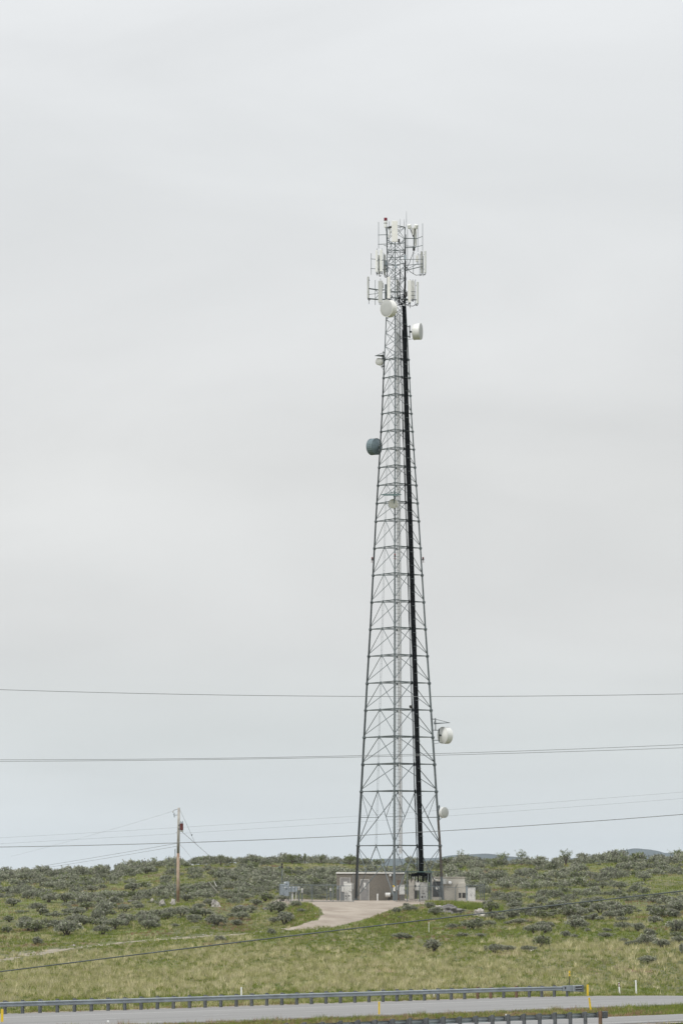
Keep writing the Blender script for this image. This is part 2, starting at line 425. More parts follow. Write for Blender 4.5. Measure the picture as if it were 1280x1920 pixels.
# ------------------------------------------------------------------ the lattice tower
TYc = 540.0
base = P(745.2, 1690, TYc); base.z = ground(base.x, TYc) + .12
TB = base.copy()
SEC = 6.096
HS = [0, 6.1, 12.2, 24.4, 30.5, 42.7, 48.8, 54.9, 61.0, 67.1, 70.1, 76.1]
WS = [9.75, 9.22, 8.45, 7.02, 6.22, 4.85, 4.05, 3.30, 2.74, 2.14, 2.02, 2.02]
PHI = R(-4.5)
def node(k, h):                        # k: 0 left leg, 1 near leg, 2 right leg
    s = lerp(h, HS, WS); r = s / math.sqrt(3)
    a = {1: -90, 2: 30, 0: 150}[k]
    a = R(a) + PHI
    # lean of 2 px over the whole height
    return TB + Vector((r * math.cos(a) - .0022 * h, r * math.sin(a), h))
def mid(i, j, h, t=.5): return node(i, h).lerp(node(j, h), t)
tower = thing('lattice_tower', tuple(TB), 'tall grey three legged steel lattice tower standing in the fenced compound', 'tower')
TOP = 76.1
levels = [0, 6.1, 12.2] + [12.2 + 3.05 * i for i in range(1, 11)] + [42.7 + 2.03 * i for i in range(1, 9)] + [61.0]
levels = sorted(set(round(x, 2) for x in levels)); levels = [l for i, l in enumerate(levels) if i == 0 or l - levels[i - 1] > .3]
tl = [61.0 + 1.524 * i for i in range(0, 11)]; tl = [t for t in tl if t < TOP]
tl.append(TOP)
legr = lambda h: lerp(h, [0, 12.2, 30, 50, 62, 76], [.155, .12, .095, .072, .058, .052])
for k in range(3):
    b = MB(); hh = sorted(set(levels + tl))
    for a, c in zip(hh, hh[1:]): b.tube(node(k, a), node(k, c), legr(a), 10, legr(c), caps=False)
    for h in levels[1:]:
        if abs((h / SEC) - round(h / SEC)) < .06:
            p = node(k, h); b.tube(p - Vector((0, 0, .05)), p + Vector((0, 0, .05)), legr(h) * 1.9, 10)
    p = node(k, 0); b.box(p + Vector((0, 0, .0)), (.7, .7, .1))
    if k == 1:                          # step bolts up the near leg
        h = 1.2; i = 0
        while h < 60:
            p_ = node(1, h); s_ = 1 if i % 2 else -1; b.tube(p_, p_ + Vector((s_ * (legr(h) + .13), -.02, 0)), .011, 4); h += .38; i += 1
    b.build('leg', M['galv'], tower)
    f = MB().lathe(p - Vector((0, 0, .6)), (0, 0, 1), [(.0, 0), (.55, 0), (.55, .56), (.5, .6), (0, .6)], 20)
    f.build('foundation', M['gravel'], tower)
def gusset(b, p, q, s_=.2, m=.016):
    """plate in the face plane direction q"""
    q = q.normalized(); z = Vector((0, 0, 1)); n_ = q.cross(z).normalized() * m
    c = [p + q * s_ + z * s_ * .2, p + z * s_, p - q * s_ + z * s_ * .2, p - q * s_ * .7 - z * s_, p + q * s_ * .7 - z * s_]
    b.add([x + n_ for x in c] + [x - n_ for x in c], [(0, 1, 2, 3, 4), (9, 8, 7, 6, 5)] + [(i, (i + 1) % 5, 5 + (i + 1) % 5, 5 + i) for i in range(5)])
gr = lambda h: lerp(h, [0, 30, 61], [.062, .052, .042])
dr = lambda h: lerp(h, [0, 12, 30, 61, 76], [.056, .045, .038, .031, .026])
for h in levels[1:] :
    b = MB()
    for i, j in ((0, 1), (1, 2), (2, 0)):
        b.tube(node(i, h), node(j, h), gr(h), 6)
        gusset(b, mid(i, j, h) - Vector((0, 0, .06)), node(j, h) - node(i, h), lerp(h, [0, 61], [.22, .16]))
        gusset(b, node(i, h), node(j, h) - node(i, h), lerp(h, [0, 61], [.24, .16])); gusset(b, node(i, h), node(i, h) - node((i + 2) % 3, h), lerp(h, [0, 61], [.24, .16]))
        b.tube(mid(i, j, h), mid(j, (j + 1) % 3, h), gr(h) * .6, 5)
    b.build('girt_ring', M['galv'], tower)
for a, c in zip(levels, levels[1:]):
    for i, j in ((0, 1), (1, 2), (2, 0)):
        b = MB(); m_ = mid(i, j, c); A, B = node(i, a) + Vector((0, 0, .25)), node(j, a) + Vector((0, 0, .25)); r_ = dr(a)
        b.tube(m_, A, r_, 6); b.tube(m_, B, r_, 6)
        b.build('chevron_brace', M['galv'], tower)
        if c - a > 5:
            for e, (Q, k2) in enumerate(((A, i), (B, j))):
                b = MB(); md = m_.lerp(Q, .5); b.tube(md, node(k2, md.z - TB.z), r_ * .7, 6); b.tube(md, node(k2, c - .2), r_ * .7, 6)
                b.build('secondary_brace', M['galv'], tower)
for n_, (a, c) in enumerate(zip(tl, tl[1:])):
    b = MB()
    for i, j in ((0, 1), (1, 2), (2, 0)):
        b.tube(node(i, a), node(j, c), dr(a), 5); b.tube(node(j, a), node(i, c), dr(a), 5)
        if n_ in (6, 8): b.tube(node(i, a), node(j, a), dr(a), 5)
    b.build('cross_brace', M['galv'], tower)
b = MB()
for i, j in ((0, 1), (1, 2), (2, 0)):
    b.tube(node(i, TOP), node(j, TOP), .04, 6)
b.build('girt_ring', M['galv_d'], tower)
# face helper: position on face (i,j) at parameter t, pushed out from the tower axis
def face(i, j, t, h, off=0.0):
    p = mid(i, j, h, t); d = node(j, h) - node(i, h); n_ = Vector((d.y, -d.x, 0)).normalized()
    c = TB + Vector((-.0022 * h, 0, h))
    if (p - c).dot(n_) < 0: n_ = -n_
    return p + n_ * off
# climbing ladder on the far face, cable ladders
def ladder(name, i, j, dx, wd, h0, h1, off, m, rung=.4, r=.018, step=6.1):
    b = MB(); hs = list(np.arange(h0, h1, 3.05)) + [h1]
    def at(h, e):
        s = lerp(h, HS, WS); return face(i, j, .5 + (dx + e) / s, h, off)
    for e in (-wd / 2, wd / 2):
        b.path([at(h, e) for h in hs], r, 5)
    h = h0
    while h < h1: b.tube(at(h, -wd / 2), at(h, wd / 2), r * .7, 4); h += rung
    return b.build(name, m, tower)
# the far face runs node 0 -> node 2
ladder('climbing_ladder', 0, 2, -.02, .42, .3, 62, -.25, M['galv'], .4, .017)
ladder('cable_ladder', 0, 2, .16, .40, .3, 66, -.12, M['galv'], 1.5, .022)
ladder('cable_ladder', 0, 1, -.28, .34, 5.5, 60, -.12, M['galv'], 1.5, .014)
ladder('cable_ladder', 1, 2, .22, .78, 3.0, 67, .18, M['galv'], 1.52, .022)
# waveguide runs
def run(name, label, i, j, dx, n_, pitch, r, h0, h1, off, m, rows=1, group=None, jit=.02, tail=None):
    t = thing(name, tuple(TB + Vector((0, 0, h0))), label, 'cable', group)
    hs = list(np.arange(h0, h1, 2.03)) + [h1]
    for k in range(n_):
        b = MB(); row = k % rows; kk = k // rows; e0 = (kk - (n_ / rows - 1) / 2) * pitch
        top = h1 - (random.random() * 3 if k % 3 == 0 else 0)
        pts = []
        for h in hs:
            if h > top: break
            s = lerp(h, HS, WS); pts.append(face(i, j, .5 + (dx + e0 + random.uniform(-jit, jit)) / s, h, off + row * r * 2.0))
        if tail: pts = tail(k, pts[0]) + pts
        b.path(pts, r, 6); b.build('cable', m, t, smooth=True)
    if n_ > 8:
        h = h0 + .8
        while h < h1 - 1:
            b = MB()
            s = lerp(h, HS, WS); a = face(i, j, .5 + (dx - n_ / rows * pitch / 2 - .06) / s, h, off + rows * r * 2.1); c = face(i, j, .5 + (dx + n_ / rows * pitch / 2 + .06) / s, h, off + rows * r * 2.1)
            b.tube(a, c, .022, 4); h += 1.52
            b.build('hanger_bar', M['galv'], t)
    return t
BR_Z = TB.z + 3.15
def tail_black(k, p):
    return [Vector((p.x + .25 + (k % 8) * .05, p.y + 1.8 + (k % 5) * .35, BR_Z - .25 - .05 * (k % 3))), Vector((p.x + .05, p.y + .25, BR_Z + .0)), ]
run('cable_run', 'thick bundle of black cables climbing the right face of the tower', 1, 2, .22, 24, .080, .043, 3.3, 67.0, .22, M['black'], rows=3, tail=tail_black)
run('cable_run', 'thin black cable pair beside the thick black bundle on the tower', 1, 2, -.30, 3, .05, .026, 3.3, 66.0, .10, M['black'], jit=.05)
run('waveguide_run', 'bright silver waveguide lines climbing the middle of the tower beside the ladder', 0, 2, .17, 5, .066, .034, 5.2, 66.5, -.20, M['silver'], jit=.004)
t = thing('cable_run', tuple(node(0, .3)), 'black cable bundle strapped to the foot of the left tower leg', 'cable')
for k in range(3):
    a = R(215 + 35 * k); MB().path([node(0, h) + Vector((math.cos(a), math.sin(a), 0)) * (legr(h) + .04) for h in (.2, 2, 4, 6.2)], .032, 6).build('cable', M['vent'], t, smooth=True)
t = thing('cable_run', tuple(node(0, 6.2)), 'thin black cables strapped up the left leg of the tower', 'cable')
for k in range(2):
    a = R(215 + 40 * k); MB().path([node(0, h) + Vector((math.cos(a), math.sin(a), 0)) * (legr(h) + .02) for h in np.arange(6.2, 62, 6.1)], .018, 6).build('cable', M['black'], t, smooth=True)
t = thing('cable_run', tuple(node(2, .3)), 'brown black cable bundle on the foot of the right tower leg', 'cable')
for k in range(3):
    a = R(230 + 40 * k); MB().path([node(2, h) + Vector((math.cos(a), math.sin(a), 0)) * (legr(h) + .03) for h in (2.6, 4, 6.2, 9)], .024, 6).build('cable', M['rpost'], t, smooth=True)

# ------------------------------------------------------------------ things on the tower
def TP(u, v, dy=0.0): return P(u, v, TYc + dy)
PX = TYc * math.cos(PITCH) / FPX * 1.005            # metres per photo pixel at the tower
def nearest_leg(p):
    h = p.z - TB.z; return min((node(k, h) for k in range(3)), key=lambda q: (q - p).length)
def dish(label, u, v, r, depth, nrm, dy, m_shroud, m_face, group=None, rear=False, pipe=1.5, name='drum_antenna', slats=False):
    nrm = Vector(nrm).normalized(); c = TP(u, v, dy)      # c: centre of the front face
    t = thing(name, tuple(c - nrm * depth), label, 'antenna', group)
    MB().lathe(c - nrm * depth, nrm, [(r * .985, 0), (r, .02), (r, depth - .02), (r * .985, depth)], 36).build('shroud', m_shroud, t, smooth=False)
    MB().lathe(c - nrm * .015, nrm, [(r * .97, 0), (r * .9, .03), (r * .5, .05), (0.001, .06)], 36).build('radome', m_face, t, smooth=True)
    MB().lathe(c - nrm * depth, nrm, [(r * .99, .015), (r * .75, -.09), (r * .45, -.19), (r * .2, -.25), (.001, -.26)], 36).build('reflector', m_shroud, t, smooth=True)
    MB().lathe(c - nrm * (depth + .02), nrm, [(r, 0), (r * 1.035, 0), (r * 1.035, .06), (r, .06)], 36).build('rim', m_shroud, t)
    MB().lathe(c - nrm * .06, nrm, [(r, 0), (r * 1.03, 0), (r * 1.03, .06), (r * .98, .06)], 36).build('rim', m_shroud, t)
    if slats:
        b = MB()
        for i in range(28):
            a = 2 * math.pi * i / 28; q = nrm.to_track_quat('Z', 'Y'); o = q @ Vector((math.cos(a) * r * 1.005, math.sin(a) * r * 1.005, 0))
            b.tube(c - nrm * depth + o, c + o, .016, 4)
        b.build('rib', m_shroud, t)
    bk = c - nrm * (depth + .24)
    hub = bk - nrm * .22
    MB().tube(bk, hub, .11, 12).build('hub', M['galv_d'], t)
    pp = hub - nrm * .06
    MB().tube(pp - Vector((0, 0, pipe / 2)), pp + Vector((0, 0, pipe / 2)), .055, 10).build('mount_pipe', M['galv_d'], t)
    b = MB()
    for dz in (-pipe * .38, pipe * .38):
        q = pp + Vector((0, 0, dz)); L = nearest_leg(q); b.tube(q, L, .04, 6); b.box(q, (.16, .16, .1)); b.box(L, (.2, .2, .1))
    b.build('mount_arm', M['galv_d'], t)
    q = nrm.to_track_quat('Z', 'Y'); side = q @ Vector((0, r * .85, 0))
    MB().tube(c - nrm * (depth + .02) - side, nearest_leg(pp + Vector((0, 0, -.5))) + Vector((0, 0, -.5)), .022, 6).build('stay_strut', M['galv_d'], t)
    return t
dish('large pale grey drum antenna facing left, topmost dish on the tower', 724, 578, .95, .72, (-.69, -.72, .0), -2.2, M['cream'], M['radome'])
dish('white drum antenna on the right side of the tower near the top', 788.7, 621.5, .93, .80, (.965, -.262, 0), .9, M['white'], M['radome'])
dish('small white dish under a pointed ice shield on the left of the tower', 709.3, 678, .41, .30, (-.55, -.83, 0), .4, M['cream'], M['grey_pl'], pipe=1.2)
dish('large dark blue grey drum antenna on the left side of the tower', 696, 838, .92, .80, (-.77, .64, 0), 1.9, M['teal'], M['teal'], slats=True)
dish('small cream dish on the middle of the tower under a flat green ice shield', 736.3, 944.5, .52, .32, (-.25, -.96, -.1), -3.4, M['cream'], M['cream'], pipe=1.4)
dish('white ribbed drum antenna on the lower right of the tower', 839, 1379, .93, .74, (.80, .60, 0), 3.2, M['white'], M['radome'], slats=True)
dish('small white drum antenna low on the right leg of the tower', 833.5, 1523.5, .60, .34, (.72, -.69, 0), 2.0, M['white'], M['grey_pl'], pipe=1.7)
# ice shields
def shield(label, pts, dy, m, leg_uv, thick=.05, slat=True):
    p3 = [TP(u, v, dy + e) for u, v, e in pts]; c = sum(p3, Vector()) / len(p3)
    t = thing('ice_shield', tuple(c), label, 'ice shield')
    n_ = len(p3); up = Vector((0, 0, thick)); b = MB()
    b.add(p3 + [p + up for p in p3], [tuple(range(n_))[::-1], tuple(range(n_, 2 * n_))] + [(i, (i + 1) % n_, n_ + (i + 1) % n_, n_ + i) for i in range(n_)])
    b.build('shield_plate', m, t)
    q = TP(leg_uv[0], leg_uv[1], dy + leg_uv[2]); b = MB()
    L = nearest_leg(q)
    for p in p3: b.tube(p, q, .028, 5)
    b.tube(q, L, .05, 6); b.build('strut', m, t)
    p = MB(); p.tube(q + Vector((0, 0, .15)), q - Vector((0, 0, 1.3)), .045, 8); p.build('mount_pipe', m, t)
shield('small pointed dark ice shield above the small white dish on the left', [(702.5, 667.5, .0), (718.5, 665.5, -.7), (719.5, 669.5, .8)], .3, M['galv_d'], (718.5, 661, .2))
shield('flat green ice shield reaching across the middle of the tower', [(712.5, 928, 0), (722, 929.4, -.9), (744, 929.4, -.9), (752.5, 927.8, 0), (738, 926.5, 1.2)], -4.0, M['green_steel'], (738.6, 922, .4))
shield('triangular dark ice shield above the ribbed drum on the lower right', [(813, 1358, -.8), (843, 1355.5, .6), (813, 1356, 1.4)], 2.2, M['galv_d'], (816, 1348.5, .2))

# beacon and side lights
bc = TP(722.6, 427, .2)
t = thing('warning_beacon', tuple(bc), 'red topped white obstruction beacon on the tower top', 'beacon')
p = lambda v, u=722.6: TP(u, v, .2)
MB().lathe(bc, (0, 0, 1), [(0.001, .03), (.15, .04), (.17, .1), (.17, .75), (.14, .8), (0.001, .8)], 20).build('housing', M['white'], t)
MB().lathe(bc + Vector((0, 0, .80)), (0, 0, 1), [(.19, 0), (.19, .28), (.18, .34), (0.001, .36)], 20).build('red_lens', M['red'], t, smooth=True)
MB().lathe(bc + Vector((0, 0, .5)), (0, 0, 1), [(.17, 0), (.2, 0), (.2, .05), (.17, .05)], 20).build('clamp_band', M['galv_d'], t)
L = node(0, 73.3); MB().path([bc + Vector((.02, 0, .03)), bc + Vector((.1, 0, -.45)), L - Vector((0, 0, .6))], .045, 8).build('bracket', M['galv_d'], t)
for u, v, dy, lab in ((697.5, 1048, 2.4, 'small dull red side light on the left leg of the tower'), (740, 1041.5, -4.0, 'small dull red side light on the near leg of the tower'), (792.8, 1048, 2.2, 'small dull red side light on the right leg of the tower')):
    q = TP(u, v, dy); t = thing('obstruction_light', tuple(q), lab, 'obstruction light', 'side lights halfway up the tower')
    MB().lathe(q, (0, 0, 1), [(.001, 0), (.09, .0), (.1, .1), (.08, .2), (.001, .24)], 14).build('red_lens', M['dred'], t, smooth=True)
    MB().box(q - Vector((0, 0, .09)), (.22, .18, .16), bev=.02).build('housing', M['galv_d'], t)
    L = nearest_leg(q); MB().tube(q - Vector((0, 0, .12)), Vector((L.x, L.y, q.z - .12)), .03, 6).tube(q + Vector((-.18, 0, -.35)), q + Vector((.18, 0, -.35)), .02, 5).tube(q, q - Vector((0, 0, .4)), .025, 5).build('bracket', M['dred'], t)
q = TP(770, 1325, -2.2); t = thing('floodlight', tuple(q), 'small black floodlight clamped beside the black cable bundle', 'floodlight')
MB().lathe(q, (-.6, -.7, -.3), [(.001, -.1), (.14, -.08), (.2, .06), (.19, .08), (.001, .07)], 16).build('lamp_head', M['vent'], t, smooth=True)
MB().path([q, q + Vector((.12, .1, .1)), face(1, 2, .47, q.z - TB.z)], .03, 6).build('bracket', M['galv_d'], t)

# panel antennas and their frames
def panel(label, u, v0, v1, wpx, dy=0, yaw=0.0, m='white', dep=.14, group='panel antennas at the tower top', tilt=0.0, pipe=True, cab=True):
    a, c = TP(u, v0, dy), TP(u, v1, dy); h = (a - c).length; ce = (a + c) / 2; wd = wpx * PX
    t = thing('panel_antenna', tuple(ce), label, 'panel antenna', group)
    Mx = Matrix.Rotation(yaw, 3, 'Z') @ Matrix.Rotation(tilt, 3, 'X')
    MB().box(ce, (wd, dep, h), M=Mx, bev=.025).build('radome', M[m], t)
    back = Mx @ Vector((0, dep / 2, 0)); bn = back.normalized()
    b = MB()
    for z in (-h * .33, h * .33): b.box(ce + back + bn * .06 + Vector((0, 0, z)), (.1, .12, .08), yaw)
    b.build('bracket', M['galv_d'], t)
    if cab:
        b = MB()
        for e in (-.25, .05, .3):
            s0 = ce - Vector((0, 0, h / 2)) + Mx @ Vector((e * wd, 0, 0)); b.path([s0, s0 - Vector((0, 0, .14)), s0 + bn * .15 - Vector((0, 0, .26)), s0 + bn * .3 - Vector((0, 0, .1))], .016, 5)
        b.build('jumper_cable', M['black'], t)
    return t
panel('widest cream panel antenna at the very top of the tower', 739.5, 414, 453.5, 11, -1.7, R(4), 'cream', .18, cab=False)
panel('narrow cream panel antenna behind the twin heads at top right', 778.3, 429, 460, 4.6, .6, R(25), 'cream')
panel('leftmost slim panel of the pair in the middle tier left', 705.8, 469, 510, 4.6, -.3, R(-20))
panel('taller slim panel nearer the tower in the middle tier left', 714.4, 468, 509, 5.3, -.5, R(-10))
panel('slim grey panel seen between the white pair in the middle tier left', 710.6, 478, 514, 4, .3, R(-30), 'grey_pl')
panel('grey panel close against the left tower leg in the middle tier', 721, 477, 516, 4, .4, R(-50), 'grey_pl')
panel('inner white panel of the right hand middle tier', 790.2, 471, 512, 4.3, .5, R(35), 'grey_pl')
panel('outermost white panel on the right of the middle tier', 796.8, 470, 511.5, 4.3, .3, R(50))
panel('outermost panel on the left of the lower tier seen edge on', 689.8, 518.5, 559, 3.8, .0, R(-65), 'grey_pl')
panel('broad grey panel in front of the left lower frame', 712.7, 526, 567, 8, -.9, R(-8), 'grey_pl', .16)
panel('slim white panel crossing the left tower leg in the lower tier', 728.4, 519, 559.5, 5.6, -1.3, R(6), 'cream')
panel('short dark grey panel behind the left leg in the lower tier', 723.3, 533, 560, 4.6, .6, R(-30), 'galv')
panel('short cream panel inside the tower lattice in the lower tier', 745, 525, 548, 4.8, .9, R(10), 'cream')
panel('tall cream panel nearest the tower on the right lower tier', 767.2, 525.5, 567, 6, -.4, R(12), 'cream')
panel('cream panel in the middle of the right lower tier', 773.6, 526, 560.5, 6, .6, R(20), 'cream')
panel('outermost white panel on the right of the lower tier', 782.4, 528, 569, 5, .3, R(55), 'white')
def radio(label, u, v0, v1, wpx, dy, m='cab', group='remote radio boxes near the tower top'):
    a, c = TP(u, v0, dy), TP(u, v1, dy); h = (a - c).length; ce = (a + c) / 2
    t = thing('radio_unit', tuple(ce), label, 'radio unit', group)
    MB().box(ce, (wpx * PX, .18, h), bev=.02).build('case', M[m], t)
    b = MB()
    for e in np.linspace(-.4, .4, 6): b.box(ce + Vector((e * wpx * PX, .12, 0)), (.012, .07, h * .9))
    b.build('cooling_fins', M['galv'], t)
    MB().path([ce - Vector((0, 0, h / 2)), ce - Vector((.03, 0, h / 2 + .25)), ce - Vector((-.1, -.2, h / 2 + .3))], .02, 5).build('jumper_cable', M['black'], t)
radio('pale radio box hung in the right middle tier frame', 781.5, 479, 491, 4.5, .2)
radio('grey radio box against the left leg in the middle tier', 723.3, 489, 500, 4.5, .3, 'elec')
radio('small grey radio box behind the left leg in the middle tier', 725.5, 502, 510, 4, .5, 'elec')
radio('white radio box low in the left lower frame', 744.5, 552, 558, 3.6, -.8)
radio('grey radio box on the back of the left lower frame', 716.8, 530, 540, 4, -.2, 'grey_pl')
radio('dark radio box hanging under the twin heads at top right', 775.5, 464, 470, 4.5, .3, 'vent')
radio('grey radio box on the right leg in the middle tier', 759, 478, 487, 4.5, -.6, 'elec')
# twin heads at top right
q = TP(774.3, 444, .1); t = thing('twin_head_antenna', tuple(q), 'pair of white tilted antenna heads on a dark forked stem', 'antenna')
for s_, u in ((-1, 768.6), (1, 778)):
    e = TP(u, 424.5, .1); MB().lathe(e - Vector((s_ * -.02, 0, .26)), (s_ * .25, -.3, 1), [(.001, 0), (.22, .02), (.25, .1), (.25, .42), (.22, .5), (.001, .54)], 20).build('antenna_head', M['white'], t, smooth=False)
    MB().path([q, q + Vector((s_ * .12, 0, .35)), e - Vector((0, 0, .25))], .05, 8).build('cable', M['black'], t)
MB().tube(TP(775.3, 438, .1), TP(775.3, 466, .1), .05, 8).build('stem', M['galv_d'], t)
MB().tube(TP(774, 428, .1), TP(774, 441, .1), .17, 12, .1).build('housing', M['cab'], t)
# small dark antenna by the beacon
q = TP(731, 428, -.4); t = thing('whip_base_antenna', tuple(q), 'small dark antenna on a white stem beside the wide top panel', 'antenna')
MB().lathe(q, (0, 0, 1), [(.001, .0), (.16, .02), (.18, .12), (.1, .2), (.001, .22)], 14).build('antenna_head', M['vent'], t)
MB().tube(q, q - Vector((.1, 0, 1.1)), .06, 8).build('stem', M['cab'], t)

def frame(label, bars, pipes, r=.035, pr=.032, group='antenna mounting frames'):
    u, v = pipes[0][0], pipes[0][1]; t = thing('mounting_frame', tuple(TP(u, v)), label, 'mounting frame', group)
    for u0, v0, d0, u1, v1, d1, rr in bars: MB().tube(TP(u0, v0, d0), TP(u1, v1, d1), rr, 6).build('boom', M['galv'] if rr < .07 else M['galv_d'], t)
    for u, v0, v1, dy in pipes: MB().tube(TP(u, v0, dy), TP(u, v1, dy), pr, 6).build('upright_pipe', M['galv'], t)
frame('mounting frame on the left of the top tier', [(708.5, 440.5, 0, 727, 440, .3, .04), (708.5, 458, 0, 727, 457.5, .3, .04), (720, 460, .8, 727, 462, .4, .04), (727, 441, .3, 741, 441, -1.2, .03), (727, 458, .3, 741, 457, -1.2, .03)], [(709.4, 416, 466, 0), (729.5, 415, 455, .1)])
frame('mounting frame on the right of the top tier', [(759, 447, .2, 782, 447, .2, .055), (782, 447, .2, 792, 443, 0, .035), (759, 464.5, .2, 777, 463.5, .2, .055), (777, 463.5, .2, 792, 460, 0, .04), (759, 461, -.4, 775, 462, .2, .03)], [(791.8, 419, 470, 0), (782.8, 421, 472, .3), (763.5, 430, 512, -.1), (775.3, 425, 466, .4)])
frame('mounting frame on the left of the middle tier', [(694.5, 485.3, .2, 727, 488, .3, .035), (694.5, 503.3, .2, 727, 506, .3, .035), (706, 489, -.4, 745, 486, -1.1, .03), (720, 497, .2, 748, 497.5, -1.1, .045)], [(695.6, 475, 515, .2), (706.5, 466, 517, .1), (716, 466, 515, .1), (719, 474, 513, .2)])
frame('mounting frame on the right of the middle tier', [(748, 486.5, -1, 793, 486, .3, .035), (756, 498, -.6, 793, 494.5, .3, .04), (762, 506.5, .2, 793, 499, .3, .05), (756, 504, -.4, 762, 507, .1, .06), (750, 511, -.8, 780, 496, .3, .028)], [(774.5, 476, 514, .1), (783.4, 475, 497, .2), (786.5, 476, 518, .4), (793, 480, 518, .4)])
frame('heavy dark mounting frame on the left of the lower tier', [(691, 541, .3, 709, 543.5, -.6, .085), (691, 560, .3, 709, 561.5, -.6, .085), (709, 543.5, -.6, 732, 543, -1.1, .06), (709, 561.5, -.6, 732, 561.5, -1.1, .085), (692, 552, .4, 727, 548, .4, .03), (703, 560, -.2, 714, 548, -.4, .03), (703, 543, -.2, 714, 556, -.4, .03)], [(691.3, 520, 570, .3), (703.2, 525, 572, -.2), (713, 522, 572, -.8), (728.4, 516, 563, -1.2)], .05)
frame('mounting frame on the right of the lower tier', [(757, 547, -.6, 779, 547, .2, .035), (757, 563, -.6, 779, 562, .2, .07), (740, 560, -1.1, 764, 561, -.5, .07), (764, 554, .3, 779, 554, .3, .03), (745, 555, -.9, 760, 549, -.2, .03)], [(768.5, 524, 578, 0), (778.3, 524, 572, .2), (773.5, 524, 566, .7)], .04)
frame('mounting frame ringing the tower between the top and middle tiers', [(727, 455, .2, 741, 457.5, -1.3, .05), (741, 457.5, -1.3, 760, 455, .2, .05), (727, 469, .2, 760, 469, .2, .045), (727, 468, .2, 741, 470, -1.2, .04), (741, 470, -1.2, 760, 468, .2, .04), (741, 483, -1.25, 760, 480, .2, .045), (727, 482, .2, 741, 484, -1.25, .045), (727, 494, .2, 741, 497, -1.25, .045), (741, 497, -1.25, 760, 493, .2, .045), (733, 514, -.3, 744, 496, -1.2, .035), (738, 474, -1, 727, 492, .2, .04)], [(732.5, 452, 478, -.6), (736, 476, 510, -.9), (749.5, 470, 512, -.8), (756, 448, 470, -.2)], .04)
frame('mounting frame ringing the tower at the lower tier', [(727, 545, .2, 741, 547, -1.3, .06), (741, 547, -1.3, 761, 545, .2, .05), (727, 556, .2, 741, 558, -1.35, .05), (741, 558, -1.35, 762, 556, .2, .06), (727, 548, .4, 762, 548, .4, .04)], [(744.5, 520, 552, .6), (733.5, 540, 566, -.8)], .04)
radio('small dark radio box behind the wide top panel', 747.5, 448, 455, 3.6, .2, 'vent')
radio('grey junction box at the centre of the middle tier', 742, 497, 503, 3.4, -1.5, 'elec')
radio('dark junction box on the right leg above the lower tier', 761, 548, 555, 4.5, -.5, 'vent')
# cables hanging in the head of the tower
t = thing('cable_run', tuple(TP(757, 560, -.7)), 'tangled black cables fanning out below the antenna tiers', 'cable')
rr = random.Random(3)
for k, (u0, v0, d0, u1, v1, d1) in enumerate([(756, 570, -1, 727, 561, -.9), (757, 568, -1, 713, 569, -.7), (755, 569, -1, 747, 558, -1), (756, 565, -.7, 768, 567, -.3), (757, 567, -.7, 781, 570, .3), (752, 572, -.9, 745, 552, -1.0), (757, 568, -.6, 759, 500, -.4), (758.5, 568, -.6, 760.5, 470, -.3), (759.5, 568, -.6, 761, 520, -.3), (748, 560, -1, 749, 512, -1.0), (750, 558, -1, 751, 505, -.9), (760, 500, -.4, 790, 516, .3), (759, 505, -.4, 775, 470, .3), (749, 512, -1, 722, 516, .3), (758, 560, -.6, 735, 558, -1.3), (747, 565, -1, 742, 572, -1.5), (750, 559, -1, 757, 553, -.7), (748, 563, -1, 758, 560, -.6), (749, 567, -1, 759, 564, -.6), (751, 571, -1, 757, 574, -.6), (757.8, 572, -.7, 759.5, 455, .0), (758.6, 568, -.7, 760.3, 490, .0), (757, 566, -.7, 760.8, 440, .0), (753, 566, -.9, 757, 553, -.7), (749, 556, -1, 764, 566, -.4), (754, 573, -.9, 746, 566, -1.1)]):
    a, c = TP(u0, v0, d0), TP(u1, v1, d1); pts = []
    for i in range(7):
        f = i / 6; p_ = a.lerp(c, f); p_.z -= .35 * math.sin(math.pi * f) * (abs(a.x - c.x) > .4); p_ += Vector((rr.uniform(-.05, .05), rr.uniform(-.05, .05), rr.uniform(-.04, .04))); pts.append(p_)
    MB().path(pts, .035 if k < 6 or k > 15 else .03, 6).build('cable', M['black'], t, smooth=True)
for u, v0, v1, dy, lab in ((761.6, 396, 418, .3, 'thin lightning rod standing highest at the tower top right corner'), (757.3, 411, 423, .4, 'short rod left of the lightning rod at the tower top'), (749.5, 410, 430, .6, 'short rod behind the wide top panel of the tower')):
    o = MB().tube(TP(u, v1, dy), TP(u, v0, dy), .03, 6, .014).tube(TP(u, v1, dy), node(2, 75.5) if u > 755 else mid(0, 2, 75.5), .02, 5).build('lightning_rod', M['galv'], origin=tuple(TP(u, v1, dy))); tag(o, lab, 'lightning rod')

